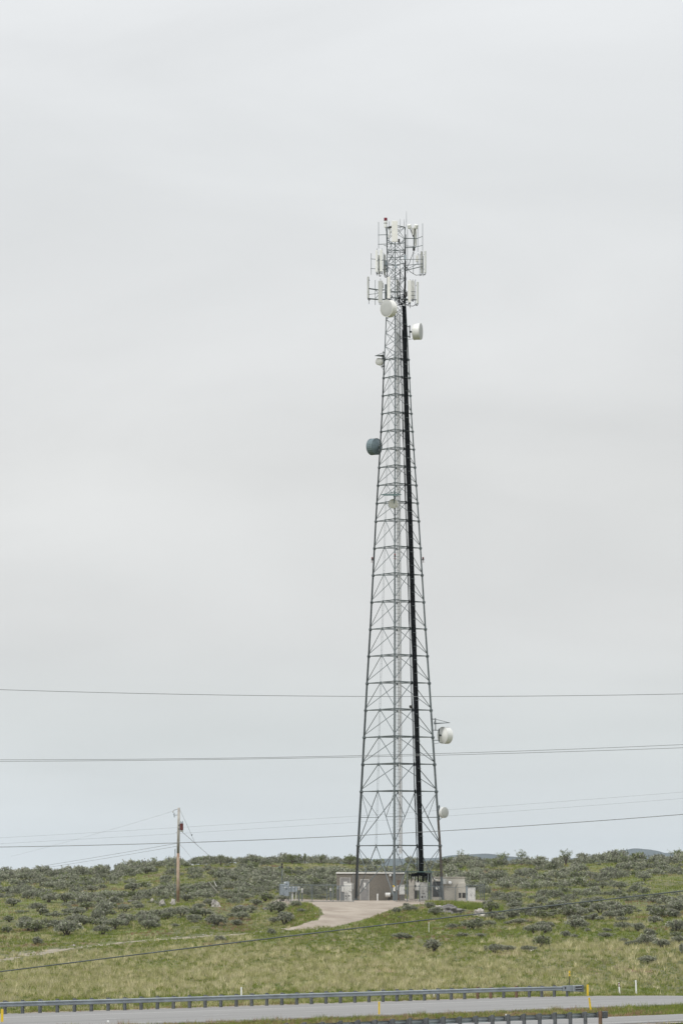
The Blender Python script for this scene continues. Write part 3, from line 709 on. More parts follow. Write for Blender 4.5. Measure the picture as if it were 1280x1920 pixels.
# ------------------------------------------------------------------ compound: buildings and cabinets
def ub(b, u0, u1, v0, v1, Y, dep, bev=0.0):
    """box whose front face spans the given extents at distance Y"""
    a, c = P(u0, v1, Y), P(u1, v0, Y)
    return b.box(((a.x + c.x) / 2, Y + dep / 2, (a.z + c.z) / 2), (c.x - a.x, dep, c.z - a.z), bev=bev)
GZ = lambda x, y: ground(x, y) + .05
Yb = 547.0
t = thing('equipment_shelter', tuple(P(690, 1690, Yb)), 'long low brown pebble clad equipment shelter with a white roof edge behind the tower', 'shelter')
ub(MB(), 630.5, 757, 1638.4, 1693, Yb, 4.2).build('wall', M['pebble'], t)
rf = ub(MB(), 629.7, 758, 1635.6, 1638.3, Yb - .12, 4.5, .02).build('roof', M['roofw'], t)
d_ = ub(ub(ub(MB(), 674.5, 676, 1648.5, 1688.5, Yb - .05, .1), 690.3, 692, 1648.5, 1688.5, Yb - .05, .1), 676, 690.3, 1648.5, 1650, Yb - .05, .1).build('door_frame', M['frame'], t)
do = ub(MB(), 676, 690.3, 1650, 1688, Yb - .02, .06).build('door', M['door'], t)
ub(MB(), 681.5, 685.5, 1655, 1666, Yb - .035, .02).build('door_sign', M['cab'], do)
MB().tube(P(688.8, 1671, Yb - .1), P(688.8, 1669, Yb - .1), .04, 8).build('handle', M['galv'], do)
ub(ub(ub(MB(), 637, 638.4, 1645.5, 1690, Yb - .06, .1), 655.6, 657, 1645.5, 1690, Yb - .06, .1), 638.4, 655.6, 1645.5, 1647, Yb - .06, .1).build('door_frame', M['frame'], t)
do = ub(MB(), 638.4, 655.6, 1647, 1690, Yb - .02, .06).build('door', M['door'], t)
ub(MB(), 644, 650.5, 1653, 1659, Yb - .035, .02).build('door_sign', M['cab'], do)
q = P(731.5, 1641.5, Yb - .25); l_ = MB().lathe(q - Vector((0, 0, .14)), (0, 0, 1), [(.001, 0), (.11, .03), (.13, .12), (.13, .24), (.001, .28)], 16).build('wall_lamp', M['white'], t, smooth=True)
MB().box(q + Vector((.17, .1, 0)), (.12, .3, .14)).build('lamp_base', M['galv_d'], l_)
q = P(728, 1678, Yb - .9); c_ = MB().tube(q - Vector((.36, 0, 0)), q + Vector((.2, 0, 0)), .26, 20).build('air_duct', M['cab'], t)
MB().tube(q + Vector((.2, 0, 0)), q + Vector((.32, 0, 0)), .24, 20).box(q + Vector((.1, .55, 0)), (.35, .7, .4)).tube(q - Vector((0, 0, .2)), q - Vector((0, 0, .8)), .05).build('duct_bracket', M['galv_d'], c_)
o = ub(MB(), 744.8, 750.5, 1650, 1690, 543.5, .35, .02).build('pipe_chase', M['rpost'], origin=tuple(P(747, 1690, 543.5))); tag(o, 'narrow rusty brown riser box behind the foot of the near tower leg', 'riser box')
t = thing('bollard', tuple(P(707.5, 1690, 541.5)), 'short pale bollard in front of the pebble wall of the shelter', 'bollard')
q = P(707.5, 1690, 541.5); MB().lathe(q - Vector((0, 0, .2)), (0, 0, 1), [(.08, 0), (.08, .98), (.05, 1.05), (.001, 1.07)], 12).build('post', M['cab'], t, smooth=True)
Yt = 545.0
t = thing('tan_shelter', tuple(P(840, 1690, Yt)), 'tan flat roofed equipment shelter with a charcoal door right of the tower', 'shelter')
ub(MB(), 810.5, 871, 1646.2, 1693, Yt, 4.6).build('wall', M['tan'], t)
ub(MB(), 809.5, 871.8, 1644, 1646.1, Yt - .1, 4.8, .02).build('roof', M['tan_d'], t)
do = ub(MB(), 810.8, 828.5, 1652.5, 1681.5, Yt - .04, .1).build('door', M['char'], t)
ub(MB(), 816.2, 822.6, 1661.7, 1668, Yt - .06, .03).build('door_sign', M['cab'], do)
ub(MB(), 816.8, 822.0, 1662.4, 1664.2, Yt - .066, .01).build('sign_panel', M['grey_pl'], do)
ub(MB(), 828.7, 831.2, 1658, 1684, Yt - .12, .2).build('conduit', M['cab_b'], t)
ub(MB(), 827, 836.5, 1648, 1658, Yt - .45, .44, .02).build('wall_box', M['grey_pl'], t)
q = P(843, 1656, Yt - .2); vb = MB().tube(q + Vector((0, .2, 0)), q, .22, 20).build('exhaust_hood', M['galv'], t)
MB().lathe(q + Vector((0, -.02, .02)), (0, -1, .3), [(.21, 0), (.2, .12), (.12, .2), (.001, .22)], 20).build('hood_cap', M['white'], vb, smooth=True)
lb = ub(MB(), 858.5, 872.3, 1655, 1690, Yt - .9, .9, .02).build('air_conditioner', M['tan'], t)
ub(ub(MB(), 859.6, 864, 1674, 1683.5, Yt - .93, .04), 866, 872, 1674, 1683.5, Yt - .93, .04).build('vent', M['vent'], lb)
for u, v in ((814, 1648.7), (818.2, 1650.3)):
    q = P(u, v, Yt - .2); MB().lathe(q, (.1, -.8, -.5), [(.05, -.12), (.09, 0), (.07, .03), (.001, .04)], 12).build('door_lamp', M['white'], t, smooth=True)
q = P(836.5, 1644, Yt + 1); MB().path([q, q + Vector((0, 0, .28)), q + Vector((-.1, 0, .3))], .03, 6).build('roof_vent_pipe', M['white'], t)
def cabinet(name, label, u0, u1, v0, v1, Y, dep, m, kind='box', group=None, legs=False, doors=1, holes=()):
    t = thing(name, tuple(P((u0 + u1) / 2, v1, Y)), label, 'cabinet', group)
    c = ub(MB(), u0, u1, v0, v1, Y, dep, .025).build('body', M[m], t)
    w_ = (u1 - u0) / doors
    for k in range(doors):
        dd = ub(MB(), u0 + w_ * k + .35, u0 + w_ * (k + 1) - .35, v0 + .9, v1 - 1.0, Y - .025, .03).build('door', M[m], t)
        a = P(u0 + w_ * (k + 1) - 1.2, (v0 + v1) / 2, Y - .06); MB().box(a, (.03, .04, .2)).build('handle', M['vent'], dd)
    ub(MB(), u0 - .3, u1 + .3, v0 - .6, v0, Y - .04, dep + .06).build('lid', M[m], t)
    for (a0, a1, b0, b1) in holes: ub(MB(), a0, a1, b0, b1, Y - .045, .03).build('vent', M['vent'], t)
    if legs:
        zb = GZ(P((u0 + u1) / 2, v1, Y).x, Y)
        for u in np.linspace(u0 + 1, u1 - 1, 3):
            q = P(u, v1, Y + dep / 2); MB().tube(q, (q.x, q.y, zb - .1), .03, 6).build('conduit', M['galv'], t)
    return t
cabinet('equipment_cabinet', 'tall pale cabinet in front of the left shelter doorway', 644.8, 659.5, 1655.8, 1690, 541, .9, 'cab', holes=((647, 649, 1679, 1681), (652, 656, 1679, 1680.4), (648, 649.4, 1684.6, 1686), (654, 656, 1671, 1672)))
cabinet('meter_box', 'small white box on the left flank of the tall pale cabinet', 640.2, 645.8, 1661.5, 1672.5, 540.2, .3, 'cab', legs=True)
cabinet('meter_box', 'small white box on the right flank of the tall pale cabinet', 661, 663.3, 1657, 1668, 541.0, .3, 'cab', legs=True)
cabinet('meter_box', 'light grey double meter box on legs right of the near tower leg', 748, 758.6, 1659.6, 1677.6, 537.5, .35, 'cab', legs=True, holes=((753.6, 754.6, 1660.8, 1662),))
cabinet('meter_box', 'narrow white box beside the light grey double meter box', 742.8, 745.8, 1660.5, 1669, 537.3, .2, 'cab', legs=True)
cabinet('meter_box', 'small cream box with yellow cap strapped to the near tower leg', 737.0, 741.0, 1662.5, 1671, 533.4, .25, 'cream', legs=True)
t = thing('hazard_marker', tuple(P(737.5, 1661, 533.3)), 'small orange marker above the cream box on the near tower leg', 'marker'); ub(MB(), 736.2, 738.8, 1659.8, 1663, 533.3, .03).build('plate', M['yellow'], t)
cabinet('equipment_cabinet', 'tall beige grey cabinet under the ice bridge with a lamp on top', 766.2, 776.4, 1649.3, 1687, 541.5, 1.1, 'cab_b', holes=((776.5, 780.8, 1670.5, 1685),))
cabinet('equipment_cabinet', 'white wall cabinet with a dark vent between the beige and the wide white cabinet', 776.9, 786.2, 1652.5, 1670, 541.7, .8, 'cab', legs=True, holes=((777.2, 779.6, 1659.2, 1663.5),))
cabinet('equipment_cabinet', 'wide white cabinet under the right end of the ice bridge', 786.6, 800.6, 1654.8, 1688, 540.5, 1.0, 'cab', doors=2, holes=((790, 792.5, 1680, 1684), (795.6, 796.8, 1680, 1683), (791, 796, 1675, 1676)))
cabinet('equipment_cabinet', 'light grey free standing cabinet at the right end of the compound', 876.6, 890.6, 1664.8, 1693, 537, .7, 'cab', doors=2)
cabinet('equipment_cabinet', 'small dark grey box behind the right free standing cabinet', 873.2, 876.0, 1662, 1690, 541, .6, 'elec')
q = P(774.5, 1646.5, 541.9); t = thing('cabinet_lamp', tuple(q), 'small white lamp on top of the tall beige cabinet', 'lamp')
MB().lathe(q - Vector((0, 0, .16)), (0, 0, 1), [(.06, 0), (.06, .1), (.13, .14), (.1, .24), (.001, .27)], 14).build('lamp_head', M['white'], t, smooth=True)
# ice bridge
t = thing('ice_bridge', tuple(P(778, 1636, 537.5)), 'green grey steel ice bridge on posts carrying cables from the tower to the cabinets', 'cable bridge')
b = MB(); a, c = P(744, 1637, 537.5), P(812.5, 1637, 537.5); z0 = BR_Z
for dy in (-.45, .95): b.box(((a.x + c.x) / 2, 537.9 + dy, z0), (c.x - a.x, .07, .10))
x = a.x
while x < c.x: b.box((x, 538.15, z0 + .06), (.05, 1.4, .03)); x += .24
b.build('grating', M['green_steel'], t)
for u, dy in ((763.2, 0), (802.2, 0), (808.5, .0), (763.2, 1.3), (806, 1.3)):
    q = P(u, 1690, 537.6 + dy); MB().tube((q.x, q.y, GZ(q.x, q.y) - .1), (q.x, q.y, z0 + (.35 if u == 802.2 else .05)), .055, 8).build('post', M['galv'], t)
tc_ = thing('cable_run', tuple(P(785, 1640, 538)), 'black cables sagging under the ice bridge down to the white cabinets', 'cable'); rr = random.Random(5)
for k in range(44):
    x0 = P(rr.uniform(782, 792), 1640, 538).x; x1 = P(rr.uniform(765, 806), 1640, 538).x; y = 538 + rr.uniform(-.3, .9)
    za = z0 - .10 - rr.random() * .25; zb = z0 - rr.uniform(.5, 1.2)
    MB().path([(x0, y, z0 + .05), (x0, y, za), ((x0 + x1) / 2, y, za - rr.uniform(0, .15)), (x1, y + .3, za - .08), (x1, y + 1.6, zb)], .038, 5).build('cable', M['black'], tc_)
# meter rack at the left
Ym = 534.0
t = thing('meter_rack', tuple(P(545, 1690, Ym)), 'rack of blue grey electric meter boxes at the left end of the fence', 'meter rack')
for (u0, u1, v0, v1, dp) in ((524.6, 531.8, 1658, 1679, .25), (532, 542, 1653, 1661.4, .3), (532, 541.6, 1661.7, 1680.6, .3), (541.9, 547.2, 1662, 1672.6, .25), (547.5, 552.3, 1661.8, 1672.8, .25), (553, 557.5, 1661.8, 1672, .2)):
    bx = ub(MB(), u0, u1, v0, v1, Ym, dp, .015).build('meter_box', M['elec'], t)
    if dp > .26:
        q = P(u0 + 2.2, v0 + 2.4, Ym - .02); MB().tube(q, q - Vector((0, .09, 0)), .07, 14).build('meter_dial', M['white'], bx)
        q = P(u0 + 5.3, v0 + 5, Ym - .02); MB().box(q, (.07, .05, .14)).build('breaker', M['vent'], bx)
for u in (543.5, 550.3):
    q = P(u, 1664, Ym - .02); MB().tube(q, q - Vector((0, .08, 0)), .06, 12).build('meter_dial', M['white'], t)
for u in (532.5, 538.5, 541.5, 547.5, 549, 555): MB().tube(P(u, 1672, Ym + .2), P(u, 1693, Ym + .2), .045, 8).build('conduit', M['galv'] if u < 545 else M['cab'], t)
b = MB(); b.box((P(545, 1664, Ym).x, Ym + .33, P(545, 1664, Ym).z), (2.2, .06, .06)).box((P(545, 1671, Ym).x, Ym + .33, P(545, 1671, Ym).z), (2.2, .06, .06)); b.build('rail', M['galv'], t)
for (u0, u1, v0, v1, lab) in ((558.5, 562.2, 1662, 1669.5, 'first small white box right of the meter rack'), (564.6, 568, 1665.5, 1674, 'lower small white box right of the meter rack')):
    cabinet('meter_box', lab, u0, u1, v0, v1, 534.2, .2, 'cab', legs=True)
for (u, v, w_, h, m_, lab) in ((620, 1668, 4, 5, 'cab', 'small white box on the fence line halfway to the pebble shelter'), (612.5, 1665.5, 1.2, 3, 'cab', 'tiny white box left of the small white box on the fence line'), (633.5, 1665, 4, 6, 'elec', 'blue grey box at the left corner of the pebble shelter')):
    cabinet('meter_box', lab, u - w_ / 2, u + w_ / 2, v - h / 2, v + h / 2, 543, .2, m_, legs=True)
t = thing('yard_light', tuple(P(528.6, 1690, 535)), 'thin pole with a dark lamp head behind the left meter rack', 'light pole')
q = P(528.6, 1693, 535.2); tp = P(528.6, 1622, 535.2)
MB().tube(q, tp, .05, 8).build('pole', M['galv'], t)
MB().box(tp + Vector((0, 0, .12)), (.22, .2, .2), bev=.02).tube(tp - Vector((0, 0, .05)), tp - Vector((0, 0, .35)), .1, 10).build('lamp_head', M['vent'], t)
MB().lathe(tp + Vector((-.25, 0, -.25)), (0, -1, 0), [(.001, -.1), (.12, -.04), (.12, .03), (.001, .06)], 12).path([tp, tp + Vector((-.25, 0, 0)), tp + Vector((-.25, 0, -.3))], .02, 5).build('sensor', M['galv'], t)

# chain link fence
YF = 531.2
def wire_panel(p0, p1, h, parent, sp=.085, r=.0034):
    d = (p1 - p0); L = d.length; dx = d / L; b = MB(); nrm = Vector((dx.y, -dx.x, 0)); k = -h
    vs = []
    while k < L:
        for sgn in (1, -1):
            a0, a1 = (max(k, 0), min(k + h, L))
            if a1 <= a0: continue
            z0_, z1_ = ((a0 - k), (a1 - k)) if sgn > 0 else (h - (a0 - k), h - (a1 - k))
            A = p0 + dx * a0 + Vector((0, 0, z0_)); B = p0 + dx * a1 + Vector((0, 0, z1_)); o = (dx * .7 - Vector((0, 0, .7 * sgn))) * r
            vs += [A - o, B - o, B + o, A + o]
        k += sp
    b.add(vs, [(i, i + 1, i + 2, i + 3) for i in range(0, len(vs), 4)])
    o = b.build('mesh_panel', M['wire'], parent); return o
ft = thing('chain_link_fence', (P(523, 1690, YF).x, YF, -2.4), 'grey chain link fence with steel posts around the tower compound', 'fence')
pu = [523.5, 545.3, 585.5, 624.5, 639, 662.5, 786.2, 824, 853.5, 909.5]
pts = []
for u in pu:
    x = P(u, 1690, YF).x; y = YF + (4.0 if u > 900 else 0) + (2.0 if u < 530 else 0); pts.append(Vector((x, y, ground(x, y) + .05)))
for i, (a, c) in enumerate(zip(pts, pts[1:])):
    if 5 == i: continue               # the open gateway in front of the tower
    wire_panel(a, c, 1.75, ft)
    MB().tube(a + Vector((0, 0, 1.78)), c + Vector((0, 0, 1.78)), .026, 6).build('top_rail', M['galv'], ft)
    MB().tube(a + Vector((0, 0, .06)), c + Vector((0, 0, .06)), .02, 6).build('bottom_rail', M['galv'], ft)
for u in (743, 762.8): pts.append(Vector((P(u, 1690, YF).x, YF, ground(P(u, 1690, YF).x, YF) + .05)))
wire_panel(pts[-2], pts[6], 1.75, ft)
MB().tube(pts[-2] + Vector((0, 0, 1.78)), pts[6] + Vector((0, 0, 1.78)), .026, 6).build('top_rail', M['galv'], ft)
for i, a in enumerate(pts):
    tall = 3.2 if i == 5 else 1.86
    MB().tube(a - Vector((0, 0, .2)), a + Vector((0, 0, tall)), .042, 8).build('post', M['galv'], ft)
    if 5 < i < 10:
        MB().tube(a + Vector((0, 0, 1.84)), a + Vector((.22, -.1, 2.15)), .02, 6).build('outrigger', M['galv_d'], ft)
for p0_, p1_ in (((pts[0]), Vector((pts[0].x, 569, -2.3))), ((pts[9]), Vector((pts[9].x + .3, 569, -2.3))), (Vector((pts[0].x, 569, -2.3)), Vector((pts[9].x + .3, 569, -2.3)))):
    p1_.z = ground(p1_.x, p1_.y) + .05; p0_ = p0_.copy(); p0_.z = ground(p0_.x, p0_.y) + .05
    wire_panel(p0_, p1_, 1.75, ft, sp=.9 if abs(p0_.x - p1_.x) < 2 else .13)
    n_ = int((p1_ - p0_).length / (9 if abs(p0_.x - p1_.x) < 2 else 3)); MB().tube(p0_ + Vector((0, 0, 1.78)), p1_ + Vector((0, 0, 1.78)), .026, 6).build('top_rail', M['galv'], ft)
    for k in range(1, n_): q = p0_.lerp(p1_, k / n_); MB().tube(q - Vector((0, 0, .2)), q + Vector((0, 0, 1.86)), .035, 8).build('post', M['galv'], ft)
for k in range(3):
    z = 1.9 + k * .11; MB().tube(pts[6] + Vector((.05 + .08 * k, -.03 * k, z)), pts[8] + Vector((.05 + .08 * k, -.03 * k, z)), .009, 4).tube(pts[8] + Vector((.05 + .08 * k, -.03 * k, z)), pts[9] + Vector((.05 + .08 * k, -.03 * k, z)), .009, 4).build('barbed_wire', M['wire'], ft)

# ------------------------------------------------------------------ utility pole
gp = ground_at(334, 1692); Yp = gp.y
def QP(u, v, dy=0): return P(u, v, Yp + dy)
t = thing('utility_pole', tuple(gp), 'weathered wooden utility pole on the slope left of the compound', 'utility pole')
MB().tube((gp.x, Yp, gp.z - .5), QP(334.3, 1600), .20, 14, .175).build('lower_shaft', M['wood'], t, smooth=True)
MB().tube(QP(334.3, 1600), QP(335.6, 1514.5), .175, 14, .14).build('upper_shaft', M['wood_top'], t, smooth=True)
MB().tube(QP(328.6, 1694, -.05), QP(328.6, 1591.5, -.05), .045, 8).build('ground_wire_pipe', M['galv'], t)
c_ = MB().tube(QP(333, 1517), QP(325, 1519.5), .035, 6).build('top_bracket', M['galv'], t)
MB().lathe(QP(324.5, 1524), (.15, 0, 1), [(.001, 0), (.07, .02), (.05, .07), (.08, .1), (.05, .15), (.07, .2), (.03, .27), (.001, .28)], 12).build('insulator', M['grey_pl'], c_, smooth=True)
c_ = MB().tube(QP(333.5, 1528), QP(327.3, 1528.5), .035, 6).build('cutout_bracket', M['galv'], t)
MB().tube(QP(326.5, 1525), QP(327.3, 1532.5), .06, 8).tube(QP(325, 1527), QP(328, 1525.3), .04, 6).build('fuse_cutout', M['elec'], c_)
q = QP(340.8, 1551, -.1)
c_ = MB().lathe(q - Vector((0, 0, .36)), (0, 0, 1), [(.001, -.02), (.17, 0), (.19, .03), (.19, .70), (.205, .71), (.205, .75), (.17, .78), (.001, .81)], 24).build('transformer', M['trans'], t)
MB().lathe(q - Vector((0, 0, .56)), (0, 0, 1), [(.001, 0), (.16, .02), (.18, .15), (.18, .19), (.001, .19)], 20).build('transformer_base', M['grey_pl'], c_)
for e in (-.10, .03, .12): MB().lathe(q + Vector((e, 0, .42)), (0, 0, 1), [(.05, 0), (.06, .05), (.035, .08), (.06, .13), (.03, .2 + abs(e)), (.001, .22 + abs(e))], 10).build('bushing', M['elec'], c_)
MB().box(q + Vector((-.3, 0, .25)), (.2, .2, .08)).box(q + Vector((-.3, 0, -.2)), (.2, .2, .08)).build('transformer_bracket', M['galv_d'], c_)
MB().tube(QP(330, 1560.8), QP(338, 1559.8), .025, 6).build('service_bracket', M['galv_d'], t)
def cat(name, label, pts3, r, m='line', group=None, n=24, catg='power line'):
    """a wire through three or more points, smooth"""
    P_ = [Vector(p) for p in pts3]; us = [p.x for p in P_]
    out_ = []
    if len(P_) == 2: out_ = [P_[0].lerp(P_[1], i / n) - Vector((0, 0, 0)) for i in range(n + 1)]
    else:
        a, b_, c = P_[0], P_[1], P_[2]; tm = (b_.x - a.x) / (c.x - a.x)
        for i in range(n + 1):
            t_ = i / n; p = a.lerp(c, t_); dz = b_.z - a.lerp(c, tm).z; dyy = b_.y - a.lerp(c, tm).y
            k = t_ * (1 - t_) / (tm * (1 - tm)); out_.append(Vector((p.x, p.y + dyy * k, p.z + dz * k)))
    org = out_[0]
    o = MB().path(out_, r, 6).build(name, M[m], smooth=True, origin=tuple(org)); return tag(o, label, catg, group)
ov = 'wires crossing the sky and field'
def W3(v0, v1, v2, Y0, Y1=None, u0=0, u1=640, u2=1280, ext=260):
    Y1 = Y1 or Y0; Ym_ = (Y0 + Y1) / 2
    f = lambda u: np.polyval(np.polyfit([u0, u1, u2], [v0, v1, v2], 2), u)
    g = lambda u: Y0 + (Y1 - Y0) * (u - u0) / (u2 - u0)
    return [P(u, float(f(u)), g(u)) for u in (u0 - ext, (u0 + u2) / 2, u2 + ext)]
cat('power_line', 'highest single grey wire crossing the sky behind the tower above its lower dish', W3(1293, 1305.5, 1301, 400) , .024, group=None)
cat('power_line', 'upper of the twin wires crossing the sky below the single high wire', W3(1424.5, 1417.5, 1396, 380), .020)
cat('power_line', 'lower of the twin wires crossing the sky below the single high wire', W3(1427.5, 1420, 1402, 378), .020)
cat('power_line', 'dark wire crossing the sky just above the sagebrush skyline', W3(1588, 1568, 1527, 300, 290), .022)
cat('power_line', 'upper of two faint thin wires running behind the utility pole', W3(1571, 1532, 1485, 620), .011)
cat('power_line', 'lower of two faint thin wires running behind the utility pole', W3(1582, 1543.5, 1497, 620), .011)
cat('power_line', 'thick dark cable sagging diagonally across the grass field', W3(1822, 1743.5, 1670.5, 150, 150), .0215, 'galv_d')
pl = [QP(324.5, 1521), P(200, 1558, Yp + 90), P(20, 1606, Yp + 190)]; cat('service_wire', 'faint wire from the top bracket of the utility pole down to the left', [pl[2], pl[1], pl[0]], .009, catg='wire')
pl = [P(60, 1627, Yp + 180), P(200, 1604, Yp + 90), QP(333, 1581)]; cat('service_wire', 'upper of two dark service wires from the utility pole to the left skyline', pl, .020, catg='wire')
pl = [P(60, 1631, Yp + 180), P(200, 1609, Yp + 90), QP(332, 1586.5)]; cat('service_wire', 'lower of two dark service wires from the utility pole to the left skyline', pl, .018, catg='wire')
pl = [QP(342, 1560), P(371, 1585.5, Yp + 60), P(412, 1608, Yp + 150)]; cat('service_wire', 'dark drooping wire from the red transformer to the skyline on the right', pl, .024, catg='wire')
pl = [QP(336, 1517), P(350, 1545, Yp + 20), P(366, 1581, Yp + 50)]; cat('guy_wire', 'thin guy wire from the top of the utility pole past a small insulator', pl, .016, catg='wire')
pl = [QP(337, 1583), P(348, 1595, Yp + 70), P(360, 1610, Yp + 140)]; cat('guy_wire', 'very thin lower guy wire right of the utility pole', pl, .013, catg='wire')
q = P(359.3, 1565.5, Yp + 36); t = thing('guy_insulator', tuple(q), 'small dark insulator bead on the guy wire right of the pole', 'insulator'); MB().lathe(q - Vector((0, 0, .12)), (.3, 0, 1), [(.001, 0), (.07, .04), (.05, .12), (.08, .18), (.001, .25)], 10).build('bead', M['galv_d'], t, smooth=True)
for (a, c, lab, m_) in (((391, 1653), (413, 1677), 'long pale pole leaning in the brush right of the utility pole', 'wood_top'), ((401.5, 1652.5), (411, 1671.5), 'shorter white pole leaning beside the long pale pole', 'roofw')):
    g_ = ground_at(c[0], c[1]); o = MB().tube(P(a[0], a[1], g_.y), g_ - Vector((0, 0, .1)), .045, 8, .055).build('leaning_pole', M[m_], origin=tuple(g_)); tag(o, lab, 'pole')

# ------------------------------------------------------------------ guardrails
def guardrail(label, s_nodes, line_d, face_sign, post_s, block=True, brown=(), h_c=.60, post_top=.85):
    """W-beam rail following the road; face_sign +1: beam on the +d side of its posts"""
    def pt(s, d, z): x, y = road_pt(s, line_d + d); return Vector((x, y, zroad(s, line_d) + z))
    t = thing('guardrail', tuple(pt(post_s[0], 0, 0)), label, 'guardrail')
    prof = [(0, -.156), (.025, -.15), (.085, -.115), (.085, -.075), (.02, -.015), (.02, .015), (.085, .075), (.085, .115), (.025, .15), (0, .156)]
    ss = s_nodes; n_ = len(prof)
    vs = []
    for s in ss:
        for (dd, z) in prof: vs.append(pt(s, face_sign * (.13 + dd), h_c + z))
        for (dd, z) in prof: vs.append(pt(s, face_sign * (.125 + dd), h_c + z))
    fs = []
    for j in range(len(ss) - 1):
        o = j * 2 * n_; o2 = o + 2 * n_
        for i in range(n_ - 1):
            fs.append((o + i, o2 + i, o2 + i + 1, o + i + 1)); fs.append((o + n_ + i, o + n_ + i + 1, o2 + n_ + i + 1, o2 + n_ + i))
        fs.append((o, o + n_, o2 + n_, o2)); fs.append((o + n_ - 1, o2 + n_ - 1, o2 + 2 * n_ - 1, o + 2 * n_ - 1))
    MB().add(vs, fs).build('rail', M['guard'], t)
    b = MB()
    for s in post_s[1::4]:
        c = pt(s - .9, face_sign * .18, h_c); b.box(c, (.01, .3, .3), math.atan2(TD[1], TD[0]))
    rz = math.atan2(TD[1], TD[0])
    for k, s in enumerate(post_s):
        z0 = -.5; jit = random.uniform(-.015, .02); lean = random.uniform(-.01, .01); far_end = abs(s - 20) < 120
        c = pt(s, -face_sign * .09, (z0 + post_top + jit) / 2)
        po = MB().box(c, (.15, .20, post_top + jit - z0), rz, M=Matrix.Rotation(rz, 3, 'Z') @ Matrix.Rotation(lean, 3, 'X'), bev=.012).build('post', M['rpost'] if k in brown else M['post'], t)
        if block: MB().box(pt(s, face_sign * .07, h_c + .02), (.15, .115, .36), rz).build('offset_block', M['post'], po)
    return t, pt
n0 = -8
s_f = [1.905 * k for k in range(n0, 38)]
gt, gpt = guardrail('long galvanised guardrail along the far edge of the far road', [s_f[0] - 1 + .9525 * k for k in range(2 * 46 + 2)], 0.0, 1, s_f, brown=(n0 * -1 + 29 + 2, 8 + 32, 8 + 34))
# end terminal of the far rail
rz = math.atan2(TD[1], TD[0])
t = thing('guardrail_terminal', tuple(gpt(70.5, 0, 0)), 'boxy steel crash terminal with a yellow plate ending the far guardrail', 'guardrail end')
MB().box(gpt(72.0, .20, .62), (1.5, .10, .42), rz, bev=.02).build('impact_channel', M['guard'], t)
MB().tube(gpt(71.6, .24, .64), gpt(71.6, .275, .64), .09, 12).build('channel_hole', M['vent'], t)
MB().box(gpt(73.4, .16, .60), (1.4, .36, .46), rz, bev=.03).build('impact_head', M['guard'], t)
b = MB()
for z in (.50, .70): b.box(gpt(73.5, .345, z), (1.0, .016, .11), rz)
b.build('slot', M['vent'], t)
MB().box(gpt(74.12, .16, .60), (.06, .55, .52), rz).build('end_plate', M['galv'], t)
MB().box(gpt(74.7, .45, .46), (.16, .05, .85), 0.0).build('object_marker', M['yellow'], t)
for s_ in (72.3,): MB().box(gpt(s_, .0, .18), (.15, .15, .76), rz).build('post', M['post'], t)
# near rail, seen from behind: posts are on our side
def nearline():
    a = Vector((-4.16, 268.5, 0)); dn = Vector((.54, .8417, 0)); return a, dn
na, nd_ = nearline(); sN, dN = sd(na.x, na.y); 
s_n = [sN + 1.905 * k for k in range(-26, 21)]
gt2, gpt2 = guardrail('near guardrail seen from behind with thick grey posts at the bottom edge', [s_n[0] - .5 + .9525 * k for k in range(2 * 46 + 3)], dN, -1, s_n, brown=(46,), post_top=.86)
o = MB().box(gpt2(s_n[-1] + 1.0, -.16, .60), (.5, .22, .44), rz, bev=.03).box(gpt2(s_n[-1] + .4, -.16, .60), (1.2, .10, .3), rz).build('end_section', M['post'], gt2)

# ------------------------------------------------------------------ marker posts
def marker(name, label, u, vb, h, m, wd=.10, lean=0.0, bands=None, group='roadside marker posts', y0=230, curve=False, top=None):
    g_ = ground_at(u, vb, y0); t = thing(name, tuple(g_), label, 'marker post', group)
    Mx = Matrix.Rotation(lean, 3, 'Y'); b = MB(); up = Mx @ Vector((0, 0, 1))
    b.box(g_ + up * (h / 2 - .1), (wd, .035, h + .2), M=Mx, bev=.006).build('post', M[m], t)
    if bands:
        for z, hh, mm in bands: MB().box(g_ + up * z, (wd * 1.06, .045, hh), M=Mx).build('reflector', M[mm], t)
    if top:
        w2, h2, mm = top; MB().box(g_ + up * (h - h2 / 2), (w2, .06, h2), M=Mx, bev=.01).build('marker_head', M[mm], t)
        MB().box(g_ + up * (h - h2 * .55), (w2 * .7, .07, h2 * .12), M=Mx).build('marker_band', M['vent'], t)
    return t
marker('marker_post', 'short yellow flexible post in the median at the lower left corner', 4.5, 1919, .85, 'yellow', .16, y0=215)
marker('marker_post', 'upright yellow flexible post in the median near the middle', 710.5, 1905, .92, 'yellow', .11)
marker('marker_post', 'leaning yellow flexible post in the median beside the near guardrail end', 1107, 1897.5, .98, 'yellow', .13, lean=R(-7))
marker('marker_post', 'black post with a yellow head behind the far guardrail terminal', 1067, 1866, 1.95, 'vent', .06, top=(.13, .44, 'yellow'), y0=340)
marker('marker_post', 'white delineator post with red reflectors beyond the far guardrail', 1161, 1866.2, 1.02, 'white', .12, lean=R(-4), bands=[(.92, .09, 'red'), (.74, .09, 'red')], y0=340)
marker('marker_post', 'taller plain white delineator post at the right beyond the far guardrail', 1192, 1866.5, 1.22, 'white', .13, lean=R(-2), y0=340)
marker('marker_post', 'short white stub post behind the far guardrail on the left', 452.5, 1876, .95, 'white', .12, y0=318)
marker('marker_post', 'short leaning white stub just in front of the far guardrail', 812, 1872.3, .42, 'white', .10, lean=R(6), y0=330)
marker('marker_post', 'small white stub in the grass behind the near guardrail', 948, 1916, .48, 'white', .09, y0=215)
marker('marker_post', 'tiny white stub in the median grass at the left', 203, 1920, .2, 'white', .12, y0=215)
